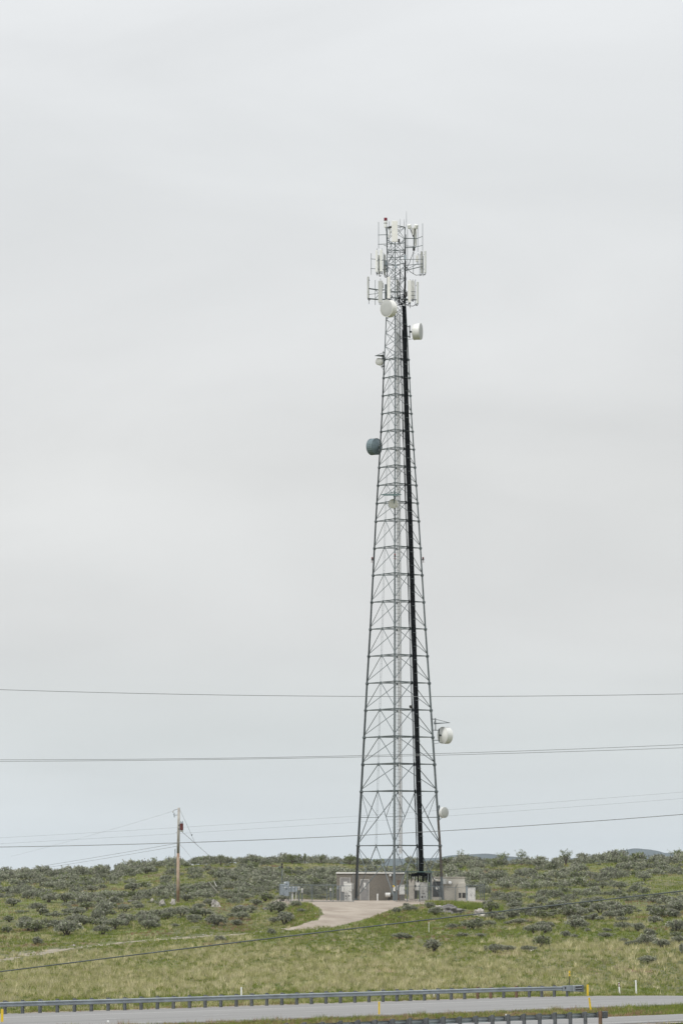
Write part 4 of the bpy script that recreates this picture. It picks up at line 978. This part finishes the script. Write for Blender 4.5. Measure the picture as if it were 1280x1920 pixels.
marker('marker_post', 'thin pale yellow stake in the green grass below the painted boulder', 803.5, 1750, 1.1, 'cream', .05, y0=400)

# ------------------------------------------------------------------ rocks
def rock(label, u, vb, wpx, hpx, m='rock', seed=0, dep=None, group='rocks on the slope', sink=.25):
    g_ = ground_at(u, vb); k = g_.y / FPX; w_, h_ = wpx * k, hpx * k; dep = dep or w_ * .7
    import bmesh
    bm = bmesh.new(); bmesh.ops.create_icosphere(bm, subdivisions=4, radius=1)
    for v in bm.verts:
        p = v.co.normalized(); n_ = mnoise.noise(p * 1.3 + Vector((seed, 2, 1))) * .45 + mnoise.noise(p * 3.1 + Vector((seed, 7, 4))) * .2
        cell = mnoise.voronoi(p * 1.7 + Vector((seed, 0, 0)))[0][0] * .35
        q = p * (1 + n_ - cell); nn = mnoise.noise(p * 8 + Vector((seed, 3, 3))) * .05; q += p * nn
        v.co = Vector((q.x * w_ * .52, q.y * dep * .5, max(q.z, -.5) * h_ * .85 + h_ * .18))
    me = bpy.data.meshes.new('rock'); bm.to_mesh(me); bm.free(); me.materials.append(M[m])
    o = bpy.data.objects.new('rock', me); COL.objects.link(o); o.location = g_ + Vector((0, dep * .3, 0)); return tag(o, label, 'rock', group)
rk = [('pale crusted boulder with a dark face right of the compound', 899, 1719, 27, 15, 'rock_w', 1), ('broad grey rock mound in front of the compound fence', 842, 1713, 52, 16, 'rock', 2),
 ('pale flat rock at the left end of the broad grey mound', 822, 1705, 22, 7, 'rock_w', 3), ('white pointed rock at the foot of the utility pole', 325, 1698, 11, 13, 'rock_w', 4),
 ('pale rock left of the utility pole rock', 304.5, 1698, 12, 11, 'rock_w', 5), ('small pale rock farthest left in the row by the pole', 285, 1690, 8, 5, 'rock_w', 6),
 ('slanted grey white rock right of the utility pole', 403, 1701, 20, 14, 'rock_w', 7), ('flat grey rock among the bushes far left of the pole', 246, 1692, 16, 5, 'rock', 8),
 ('white arched rock highest on the right slope', 1097, 1698, 11, 9, 'rock_w', 9), ('grey white rock left of the arched rock on the right slope', 1081, 1704, 16, 8, 'rock_w', 10),
 ('small grey rock beside the diagonal cable on the right slope', 1058, 1697, 10, 5, 'rock', 11), ('flat pale rock far right on the slope', 1227, 1714, 24, 6, 'rock_w', 12),
 ('flat pale slab low on the far right slope', 1168, 1712, 16, 4, 'rock_w', 13), ('small grey rock on the track verge at the left', 139, 1774.5, 5, 4, 'rock_w', 14),
 ('grey rock among the grass left of the drive', 452, 1703, 15, 7, 'rock', 15), ('brownish rock on the left bank of the drive', 497, 1706, 12, 5, 'rock', 16),
 ('pale rock in the grass below the rock mound', 788, 1723, 6, 3, 'rock_w', 17), ('grey rock partly under the cable right of the boulder', 935, 1722, 22, 8, 'rock', 18),
 ('little white rock in the grass right of the boulder', 958, 1706, 5, 4, 'rock_w', 19), ('little white rocks beside the trunked bush', 995, 1783, 16, 4, 'rock_w', 20),
 ('tan rock among weeds on the drive bank', 800, 1697, 9, 5, 'rock_w', 21), ('grey rock high on the right hillside', 1190, 1640, 9, 4, 'rock', 22), ('second grey rock high on the right hillside near its crest', 1205, 1636, 7, 3, 'rock', 23)]
for (lab, u, vb, w_, h_, m_, sd_) in rk: rock(lab, u, vb, w_, h_, m_, sd_)
rr = random.Random(11); b = []
for i in range(110):                                # loose stones along the track and drive edge: gravel nobody counts
    a, c = track_o[rr.randrange(len(track_o))] if i % 2 else drive_o[rr.randrange(len(drive_o))]
    f = rr.choice([-.15, -.05, 0, 1, 1.05, 1.2]) + rr.uniform(-.08, .08); q = a.lerp(c, f)
    b.append((q.x + rr.uniform(-.5, .5), q.y + rr.uniform(-.8, .8), rr.uniform(.04, .12)))
mb = MB()
for x, y, r_ in b:
    z = ground(x, y) + r_ * .4; vs = [Vector((x, y, z)) + Vector((rr.uniform(.6, 1.1) * a_ * r_, rr.uniform(.6, 1.1) * b_ * r_, rr.uniform(.5, .9) * c_ * r_)) for a_, b_, c_ in ((1, 0, 0), (0, 1, 0), (-1, 0, 0), (0, -1, 0), (0, 0, 1), (0, 0, -1))]
    mb.add(vs, [(0, 1, 4), (1, 2, 4), (2, 3, 4), (3, 0, 4), (1, 0, 5), (2, 1, 5), (3, 2, 5), (0, 3, 5)])
tag(mb.build('loose_stones', M['rock_w']), kind='stuff')

# ------------------------------------------------------------------ sagebrush
SAGE = [(.285, .295, .22), (.33, .335, .27), (.25, .27, .185), (.31, .305, .245), (.22, .25, .155)]
GREENS = [(.15, .19, .07), (.19, .22, .085), (.17, .185, .09)]
def leaf_cloud(rs, n_tuft, per, wd, ht, leaf, lobes, cols, flat=.95):
    """cloud of small leaf faces: several lobes, each covered with upward fanning tufts; returns verts (n*4,3), cols"""
    L = []
    for i in range(lobes):
        a = rs.uniform(0, 2 * math.pi); d = 0 if lobes == 1 else rs.uniform(.2, .62)
        L.append((math.cos(a) * d * wd / 2, math.sin(a) * d * wd / 2, rs.uniform(.4, .62) * ht, rs.uniform(.32, .5) * wd, rs.uniform(.30, .46) * ht))
    V_, C_ = [], []
    for k in range(n_tuft):
        l = L[rs.randint(0, lobes)]; th = rs.uniform(0, 2 * math.pi); cz = rs.uniform(-.5, 1); sz = math.sqrt(1 - cz * cz); rad = rs.uniform(.62, 1.0) if rs.rand() < .8 else rs.uniform(.2, .7)
        rad *= 1 + .22 * math.sin(3 * th + l[0] * 9) * sz
        dirn = np.array([sz * math.cos(th), sz * math.sin(th), cz]); c = np.array([l[0], l[1], l[2]]) + dirn * np.array([l[3], l[3], l[4]]) * rad
        if c[2] < .05: c[2] = .05
        base_c = np.array(cols[rs.randint(0, len(cols))]) * rs.choice([.42, .65, .95, 1.15, 1.35])
        gd = dirn * .7 + np.array([0, 0, .75]); gd /= np.linalg.norm(gd)
        m_ = per; dd = gd + rs.normal(0, .45, (m_, 3)); dd /= np.linalg.norm(dd, axis=1)[:, None]
        st = c + rs.normal(0, leaf * .55, (m_, 3)); ln = leaf * rs.uniform(.6, 1.15, (m_, 1))
        sdv = np.cross(dd, rs.normal(0, 1, (m_, 3))); sdv /= np.linalg.norm(sdv, axis=1)[:, None]; sdv *= leaf * .34
        q = np.stack([st - sdv * .6, st + dd * ln * .5 - sdv, st + dd * ln, st + dd * ln * .5 + sdv], 1)
        V_.append(q.reshape(-1, 3)); C_.append(np.repeat((base_c * rs.uniform(.75, 1.25, (m_, 1))), 4, 0))
    V_ = np.concatenate(V_); V_[:, 2] = np.maximum(V_[:, 2], .0)
    return V_, np.concatenate(C_)
def stem_mb(rs, wd, ht, n_=7):
    b = MB()
    for k in range(n_):
        a = rs.uniform(0, 6.28); d = rs.uniform(.15, .38) * wd; p1 = Vector((math.cos(a) * d * .4, math.sin(a) * d * .4, ht * .28)); p2 = Vector((math.cos(a) * d, math.sin(a) * d, ht * rs.uniform(.55, .8)))
        b.tube((0, 0, -.15), p1, .05 * wd ** .5, 5, .035); b.tube(p1, p2, .032, 5, .012)
        q = p2 + Vector((rs.uniform(-.2, .2), rs.uniform(-.2, .2), .12)); b.tube(p1.lerp(p2, .5), q, .018, 4, .008)
    return b
protos = []
spec = [(1.5, 1.05, 1, SAGE), (1.6, 1.0, 3, SAGE), (1.9, 1.05, 4, SAGE), (1.3, 1.1, 2, SAGE), (2.3, 1.15, 5, SAGE), (1.2, .8, 1, SAGE), (1.7, 1.2, 3, GREENS + SAGE[:2]), (1.6, .9, 3, SAGE + GREENS)]
for i, (wd, ht, lobes, cols) in enumerate(spec):
    rs = np.random.RandomState(40 + i); V_, C_ = leaf_cloud(rs, int(230 * (.6 + lobes * .25)), 14, wd, ht, .085, lobes, cols)
    fol = npmesh('foliage', V_, 4, M['sage'], C_); st = stem_mb(rs, wd, ht).build('stem', M['stem']); stm = st.data; bpy.data.objects.remove(st)
    protos.append((wd, ht, fol, stm))
def bush(x, y, z, width, height, label, group, k, name='sagebrush', parts=True, catg='sagebrush'):
    wd, ht, fol, stm = protos[k]
    if parts:
        r_ = bpy.data.objects.new(name, None); COL.objects.link(r_); r_.empty_display_size = .3
        f = bpy.data.objects.new('foliage', fol); COL.objects.link(f); f.parent = r_
        s_ = bpy.data.objects.new('stem', stm); COL.objects.link(s_); s_.parent = r_
    else:
        r_ = bpy.data.objects.new(name, fol); COL.objects.link(r_)
    r_.location = (x, y, z - .04); r_.rotation_euler = (0, 0, random.uniform(0, 6.28)); r_.scale = (width / wd, width / wd * random.uniform(.9, 1.1), height / ht)
    return tag(r_, label, catg, group)
PB = [(126,1755,50,28),(67,1772,22,16),(193,1753,35,19),(215,1744,38,22),(181,1730,24,26),(151,1719,30,18),(238,1736,32,24),(269,1726,32,22),(275,1743,36,19),(292,1733,25,17),(341,1720,30,25),(363,1732,14,8),(329,1739,15,8),(406,1737,40,28),(413,1767,20,16),(383,1719,30,20),(235,1711,26,16),(196,1713,26,20),(208,1699,27,18),(185,1693,28,22),(123,1693,32,20),(91,1693,30,20),(144,1686,22,15),(70,1710,30,18),(225,1683,22,16),(296,1680,28,20),(274,1686,22,16),(249,1672,26,18),(354,1676,32,18),(380,1669,24,15),(349,1690,26,14),(176,1676,26,17),(309,1654,24,14),(188,1651,26,14),(44,1654,36,18),(275,1639,25,14),
 (524,1714,34,26),(509,1711,24,18),(450,1718,34,20),(443,1736,20,12),(744,1714,18,13),(761,1701,14,10),(803,1703,20,12),(816,1716,28,16),(749,1763,26,14),(767,1762,18,10),(813,1786,32,26),(846,1743,20,12),(509,1754,14,14),(530,1694,22,12),
 (998,1751,27,17),(1022,1751,28,22),(1015,1778,30,26),(1060,1759,18,15),(1075,1759,14,10),(967,1688,32,16),(1016,1682,24,15),(994,1645,30,17),(1008,1626,28,14),(1075,1729,30,14),(1125,1714,34,22),(1145,1725,30,18),(1167,1730,24,12),(1196,1747,24,18),(1227,1732,26,18),(1256,1720,26,20),(1268,1750,34,26),(1266,1722,26,18),(1162,1670,28,18),(1129,1666,20,13),(1240,1777,28,17),(1203,1771,22,11),(1183,1772,15,9),(1278,1792,16,24),(914,1739,24,13),(912,1703,22,17),(1021,1722,26,12),(974,1734,26,12),(954,1785,26,13),(991,1785,24,12),(936,1727,22,10),(1138,1760,26,12),(1217,1808,30,16),(903,1758,20,9),(868,1758,24,10),(1060,1704,22,14),(1190,1672,22,13),(1230,1690,28,15),(1208,1652,26,14),(1110,1648,26,14),(1060,1640,24,12),(1140,1640,26,13),(24,1700,26,16),(14,1676,24,14),(52,1686,26,17),(110,1662,26,14),(150,1655,22,13),(220,1648,24,13),(250,1640,24,13),(395,1700,26,16),(430,1690,28,16),(455,1690,30,17),(470,1712,26,15),(480,1698,24,13),(372,1705,24,12),(420,1660,26,15),(440,1652,24,14),(553,1703,24,15),(541,1722,20,12),(566,1712,14,9)]
special = {0: 'largest round grey sagebrush standing alone above the dirt track', 1: 'small lone sagebrush lowest on the left slope above the track', 10: 'round grey sagebrush below the foot of the utility pole', 13: 'wide sagebrush between the utility pole and the drive', 14: 'lone bush just above the track below the left slope', 36: 'big sagebrush on the bank left of the drive below the meter rack', 46: 'low grey bush in the tall grass below the drive', 48: 'bushy pale sagebrush alone in the straw field below the boulder', 52: 'large grey bush clump right of centre on the lower right slope', 53: 'olive green bush with a bare dark trunk low on the right slope', 40: 'dark round bush at the right edge of the drive', 41: 'small green bush at the top right corner of the drive'}
special = {0: special[0], 1: special[1], 10: special[10], 13: special[13], 14: special[14], 36: special[36], 40: special[40], 41: special[41], 44: special[46], 46: special[48], 51: special[52], 52: special[53]}
def zone(x, y):
    u = 640 + FPX * x / y
    side = 'slope at the left edge' if u < 110 else 'slope left of the utility pole' if u < 330 else 'slope right of the utility pole' if u < 575 else 'hill behind the compound' if u < 915 else 'slope right of the compound' if u < 1080 else 'slope at the right edge'
    band = 'high on the ' if y > 640 else 'halfway up the ' if y > 560 else 'low on the ' if y > 500 else 'at the foot of the '
    return band + side
rp = random.Random(21); placed = []
for i, (u, vb, w_, h_) in enumerate(PB):
    g_ = ground_at(u, vb); k = g_.y / FPX; kk = rp.choice([1, 2, 4] if w_ / h_ > 1.5 else [0, 3, 1]); 
    if i == 52: kk = 6
    lab = special.get(i) or 'grey green sagebrush ' + zone(g_.x, g_.y)
    bush(g_.x, g_.y + .3, g_.z, w_ * k * 1.05, h_ * k * 1.05, lab, None if i in special else 'sagebrush bushes ' + zone(g_.x, g_.y), kk); placed.append((g_.x, g_.y, w_ * k * .5))
# density of the rest, following the photograph's patches
def dens(x, y):
    u = 640 + FPX * x / y; n_ = mnoise.noise((x * .055, y * .035, 7.7))
    if y < 500: return 0.0 if u < 860 else (.10 if y > 450 else .03) * (n_ > .05)
    if u < 575: b_ = .52 if y > 560 else .24
    elif u < 915: b_ = .82 if y > 575 else .02
    else: b_ = .31 if y > 560 else .24
    if y > 650: b_ = .50 if u < 900 else .36
    if u > 940 and 560 < y < 650: b_ = .28
    if u < 60 and y < 600: b_ *= .5
    return b_ * min(max(.5 + 2.0 * n_, .03), 1.0)
cand = []
rp = random.Random(33); tries = 0
while len(cand) < 1750 and tries < 60000:
    tries += 1; y = rp.uniform(440, 775); x = rp.uniform(-.082, .082) * y
    if rp.random() > dens(x, y) or clear(x, y): continue
    if -8.6 < x < 17.4 and 524 < y < 571: continue
    if 485 < y < 532 and in_rows(drive_o, x, y, 1.0): continue
    u = 640 + FPX * x / y
    if y < 498 and u < 880: continue
    r_ = rp.choice([rp.uniform(.25, .5), rp.uniform(.45, .8), rp.uniform(.7, 1.1)]) * (1.15 if y > 600 else 1)
    if any((x - a) ** 2 + ((y - b_) * .8) ** 2 < ((r_ + c) * .72) ** 2 for a, b_, c in placed[-1900:]): continue
    placed.append((x, y, r_)); cand.append((x, y, r_))
cand.sort(key=lambda c: c[1] - c[2] * 40)
n_ind = 300 - len(PB)
for (x, y, r_) in cand[:n_ind]:
    bush(x, y, ground(x, y), 2 * r_, 2 * r_ * rp.uniform(.5, .72), 'grey green sagebrush ' + zone(x, y), 'sagebrush bushes ' + zone(x, y), rp.choice([0, 1, 2, 3, 4, 5, 7, 6]))
VV, CC = [], []
low = []
for i in range(8):
    rs = np.random.RandomState(90 + i); low.append(leaf_cloud(rs, 100 + 18 * (i % 4), 9, 2.0, 1.0, .135, 1 + i % 4, SAGE if i < 6 else SAGE[:2] + GREENS[:2]))
for (x, y, r_) in cand[n_ind:]:
    v_, c_ = low[rp.randrange(8)]; a = rp.uniform(0, 6.28); h_ = 2 * r_ * rp.uniform(.45, .72) * (1.15 if y > 690 else 1); ca, sa = math.cos(a), math.sin(a)
    tint = rp.uniform(.8, 1.15)
    q = np.stack([(v_[:, 0] * ca - v_[:, 1] * sa) * r_ + x, (v_[:, 0] * sa + v_[:, 1] * ca) * r_ + y, v_[:, 2] * h_ + ground(x, y) - .05], 1); VV.append(q); CC.append(c_ * tint)
me = npmesh('sagebrush_thicket', np.concatenate(VV), 4, M['sage'], np.concatenate(CC)); o = bpy.data.objects.new('sagebrush_thicket', me); COL.objects.link(o); tag(o, kind='stuff')

# scraggly shrubs standing up on the skyline
def shrub(label, u, vb, wpx, hpx, seed, Y, cols=GREENS + SAGE[2:3], nt=46, open_=.5):
    rs = np.random.RandomState(seed); p = P(u, vb, Y); zg = ground(p.x, Y); k = Y / FPX; w_, h_ = wpx * k, (P(u, vb - hpx, Y).z - zg)
    t = thing('skyline_shrub', (p.x, Y, zg), label, 'shrub')
    b = MB(); tips = []
    for i in range(7):
        a = rs.uniform(0, 6.28); d = rs.uniform(.1, .5) * w_; p1 = Vector((math.cos(a) * d * .35, math.sin(a) * d * .35, h_ * rs.uniform(.4, .55))); p2 = Vector((math.cos(a) * d, math.sin(a) * d, h_ * rs.uniform(.72, 1)))
        o_ = Vector(t['_org']); b.tube(o_ - Vector((0, 0, .2)), o_ + p1, .05, 5, .03); b.tube(o_ + p1, o_ + p2, .03, 5, .01); tips += [p1.lerp(p2, f) for f in (.35, .6, .8, 1)]
    b.build('trunk', M['stem'], t)
    V_, C_ = [], []
    for i in range(nt):
        c = np.array(tips[rs.randint(0, len(tips))]) + rs.normal(0, .10 * w_, 3) * np.array([1, 1, .6]); m_ = 10
        dd = rs.normal(0, 1, (m_, 3)) + np.array([0, 0, .5]); dd /= np.linalg.norm(dd, axis=1)[:, None]; st = c + rs.normal(0, .07, (m_, 3)); s_ = np.cross(dd, rs.normal(0, 1, (m_, 3))); s_ = s_ / np.linalg.norm(s_, axis=1)[:, None] * .03
        q = np.stack([st - s_, st + dd * .06 - s_, st + dd * .13, st + dd * .06 + s_], 1); V_.append(q.reshape(-1, 3)); C_.append(np.repeat(np.array(cols[rs.randint(0, len(cols))])[None] * rs.uniform(.7, 1.1, (m_, 1)), 4, 0))
    me = npmesh('crown', np.concatenate(V_), 4, M['sage'], np.concatenate(C_)); o = bpy.data.objects.new('crown', me); COL.objects.link(o); o.parent = t
for a in [('open scraggly shrub standing highest on the skyline right of the tower', 863, 1612, 16, 20, 1, 735, GREENS, 26), ('leafy green shrub on the skyline left of the utility pole', 289, 1621, 17, 14, 2, 733), ('small leafy shrub on the skyline above the leaning poles', 414, 1612, 11, 11, 3, 735),
          ('upright narrow shrub on the skyline between meter rack and tower', 602, 1616, 8, 13, 4, 735), ('forked narrow shrub on the skyline left of the tower', 572, 1614, 8, 12, 5, 736), ('rounded green shrub on the right skyline', 1060, 1608, 26, 13, 6, 733, GREENS, 80), ('shrub on the skyline between the distant hill and the right shrub', 977, 1608, 24, 12, 7, 733, GREENS, 80),
          ('wide shrub on the skyline just right of the lone scraggly shrub', 940, 1610, 28, 11, 8, 733, GREENS, 90), ('dark rounded shrub on the skyline at the far right', 1263, 1604, 30, 11, 9, 732, GREENS, 90), ('low spreading shrub on the skyline above the lamp pole', 548, 1614, 26, 11, 10, 734, GREENS, 70), ('green shrub on the skyline just left of the tower foot', 655, 1616, 26, 13, 11, 734, GREENS, 90)]:
    shrub(*a)

# ------------------------------------------------------------------ grass
def blades(pts, name, seed, per=7):
    """pts: arrays x,y,z,height,width,spread,(r,g,b)"""
    rs = np.random.RandomState(seed); n_ = len(pts); A = np.array(pts); A = np.repeat(A, per, 0); m_ = len(A)
    ang = rs.uniform(0, 6.28, m_); rad = A[:, 5] * np.sqrt(rs.uniform(0, 1, m_)); bx = A[:, 0] + np.cos(ang) * rad; by = A[:, 1] + np.sin(ang) * rad; bz = A[:, 2] - .03
    h = A[:, 3] * rs.uniform(.55, 1.15, m_); ln = h * rs.uniform(.1, .55, m_); la = ang + rs.normal(0, .7, m_); wv = A[:, 4] * rs.uniform(.6, 1.3, m_) / 2; wa = rs.uniform(0, 3.14, m_)
    wx, wy = np.cos(wa) * wv, np.sin(wa) * wv
    tx, ty, tz = bx + np.cos(la) * ln, by + np.sin(la) * ln, bz + h
    v = np.stack([np.stack([bx - wx, by - wy, bz], 1), np.stack([bx + wx, by + wy, bz], 1), np.stack([tx, ty, tz], 1)], 1).reshape(-1, 3)
    c = np.repeat(A[:, 6:9] * rs.uniform(.85, 1.15, (m_, 1)), 3, 0)
    me = npmesh(name, v, 3, M['grass'], c); o = bpy.data.objects.new(name, me); COL.objects.link(o); return tag(o, kind='stuff')
STRAW = [(.42, .39, .19), (.50, .46, .25), (.33, .32, .14)]; GRN = [(.15, .195, .028), (.20, .24, .04), (.235, .26, .055), (.13, .17, .035)]; RUST = [(.30, .19, .12), (.25, .15, .10)]
rg = random.Random(5); pts = []
def edge_noise(x, y): return mnoise.noise((x * .09, y * .05, 2.2))
for i in range(52000):
    y = math.sqrt(rg.uniform(286 ** 2, 515 ** 2)); x = rg.uniform(-.078, .078) * y
    s, d = sd(x, y)
    if d > -1.3 or clear(x, y): continue
    n_ = edge_noise(x, y); f = mnoise.noise((x * .6, y * .35, 5.0)); u = 640 + FPX * x / y
    straw = .62 + .5 * n_ + .5 * f
    if d > -5: straw -= .05
    elif d > -16: straw -= .35 - .02 * abs(d + 10)
    if y > 462: straw -= .28 if u < 560 else .55 
    if y > 440 and u > 560: straw -= .35
    if u > 930 and 445 < y < 458: straw += .8
    straw = .38 + (straw - .5) * 1.3
    col = rg.choice(STRAW) if rg.random() < straw else rg.choice(GRN)
    if mnoise.noise((x * .13, y * .09, 8.0)) > .33 and rg.random() < .5 and y > 455: col = rg.choice(RUST)
    hh = rg.uniform(.22, .42) * (1.1 if straw > .6 else .8)
    pts.append((x, y, ground(x, y), hh, .05, rg.uniform(.10, .24), *col))
blades(pts, 'field_grass', 1, 9)
pts = []
for i in range(15000):
    y = math.sqrt(rg.uniform(288 ** 2, 505 ** 2)); x = rg.uniform(-.078, .078) * y; s, d = sd(x, y)
    if d > -3.5 or clear(x, y): continue
    u = 640 + FPX * x / y; f = mnoise.noise((x * .22, y * .12, 15.0)) + .6 * mnoise.noise((x * .05, y * .03, 11.0))
    pr = .52 + .9 * f - (.45 if -14 < d < -6 else 0) - (.5 if y > 455 and u < 900 else 0) - (.35 if y > 462 and u >= 900 else 0)
    if rg.random() > pr: continue
    c = rg.choice([(.52, .48, .28), (.60, .55, .34), (.42, .40, .20), (.34, .34, .14)]); k = rg.uniform(.75, 1.2)
    pts.append((x, y, ground(x, y), rg.uniform(.38, .66), .045, rg.uniform(.10, .26), c[0] * k, c[1] * k, c[2] * k))
blades(pts, 'bunch_grass', 9, 24)
pts = []
for i in range(46000):
    y = math.sqrt(rg.uniform(500 ** 2, 760 ** 2)); x = rg.uniform(-.082, .082) * y
    if clear(x, y): continue
    n_ = edge_noise(x * 1.5, y * 1.5); col = rg.choice(GRN) if rg.random() < .72 - .5 * n_ else rg.choice(STRAW)
    if mnoise.noise((x * .13, y * .09, 8.0)) > .3 and rg.random() < .55: col = rg.choice(RUST)
    pts.append((x, y, ground(x, y), rg.uniform(.15, .34), .07, .3, *col))
blades(pts, 'hillside_grass', 2, 6)
pts = []
for i in range(34000):                              # medians and verges of the roads
    s = rg.uniform(-62, 150); z_ = rg.random(); d = rg.uniform(16.1, 26.7) if z_ < .68 else rg.uniform(34.2, 60) if z_ < .9 else rg.uniform(-2.4, -.6)
    x, y = road_pt(s, d)
    if abs(x / y) > .08 or y < 205: continue
    n_ = mnoise.noise((s * .11, d * .3, 3.0)); m2 = mnoise.noise((s * .5, d * .9, 6.0))
    if 34 < d < 36 and rg.random() < .5: continue
    if m2 < -.25 and rg.random() < .7: continue
    rust = .45 + .9 * n_ - (.5 if s > 45 else 0)
    col = rg.choice(RUST + STRAW[:1]) if rg.random() < rust else rg.choice(GRN)
    pts.append((x, y, ground(x, y), rg.uniform(.16, .34) * (1.5 if m2 > .25 else .9), .04, .2, *col))
blades(pts, 'verge_grass', 3, 10)
# lush green weeds along the drive and compound front
pts = []
lush = [(800, 905, 1693, 1702, 900, .6), (830, 900, 1690, 1697, 500, .65), (690, 800, 1704, 1738, 480, .35), (540, 592, 1694, 1738, 380, .38), (640, 770, 1722, 1752, 260, .3), (900, 1000, 1745, 1775, 60, .3)]
for (u0, u1, v0, v1, n_, hh) in lush:
    for i in range(n_):
        u = rg.uniform(u0, u1); v = rg.uniform(v0, v1); Y = 440; q = ground_at(u, v, 440)
        if clear(q.x, q.y): continue
        c = rg.choice([(.19, .25, .04), (.24, .29, .05), (.15, .20, .04)]) if rg.random() < .5 else rg.choice(GRN + STRAW + RUST)
        pts.append((q.x, q.y, q.z, hh * rg.uniform(.6, 1.2), .07, .3, *c))
for i in range(900):
    x = rg.uniform(9.5, 17.5); y = rg.uniform(523.5, 530.9); c = rg.choice([(.20, .26, .05), (.25, .30, .06), (.17, .22, .05)])
    pts.append((x, y, ground(x, y) + .03, rg.uniform(.3, .7) * (1 - .5 * abs(x - 13.5) / 4), .07, .3, *c))
blades(pts, 'weeds', 4, 12)

for o in bpy.data.objects:
    if '_org' in o: del o['_org']

# ------------------------------------------------------------------ haze: the air out to the far hills
hz = bpy.data.materials.new('thin_air_haze'); hz.use_nodes = True; ht = hz.node_tree; ht.nodes.clear()
ho = ht.nodes.new('ShaderNodeOutputMaterial'); hv = ht.nodes.new('ShaderNodeVolumePrincipled')
hv.inputs['Color'].default_value = (.66, .77, .88, 1); hv.inputs['Density'].default_value = HAZE; hv.inputs['Anisotropy'].default_value = 0.0
ht.links.new(hv.outputs[0], ho.inputs['Volume'])
o = MB().box((0, 4700, 30), (20000, 10600, 100)).build('haze', hz); tag(o, kind='stuff')
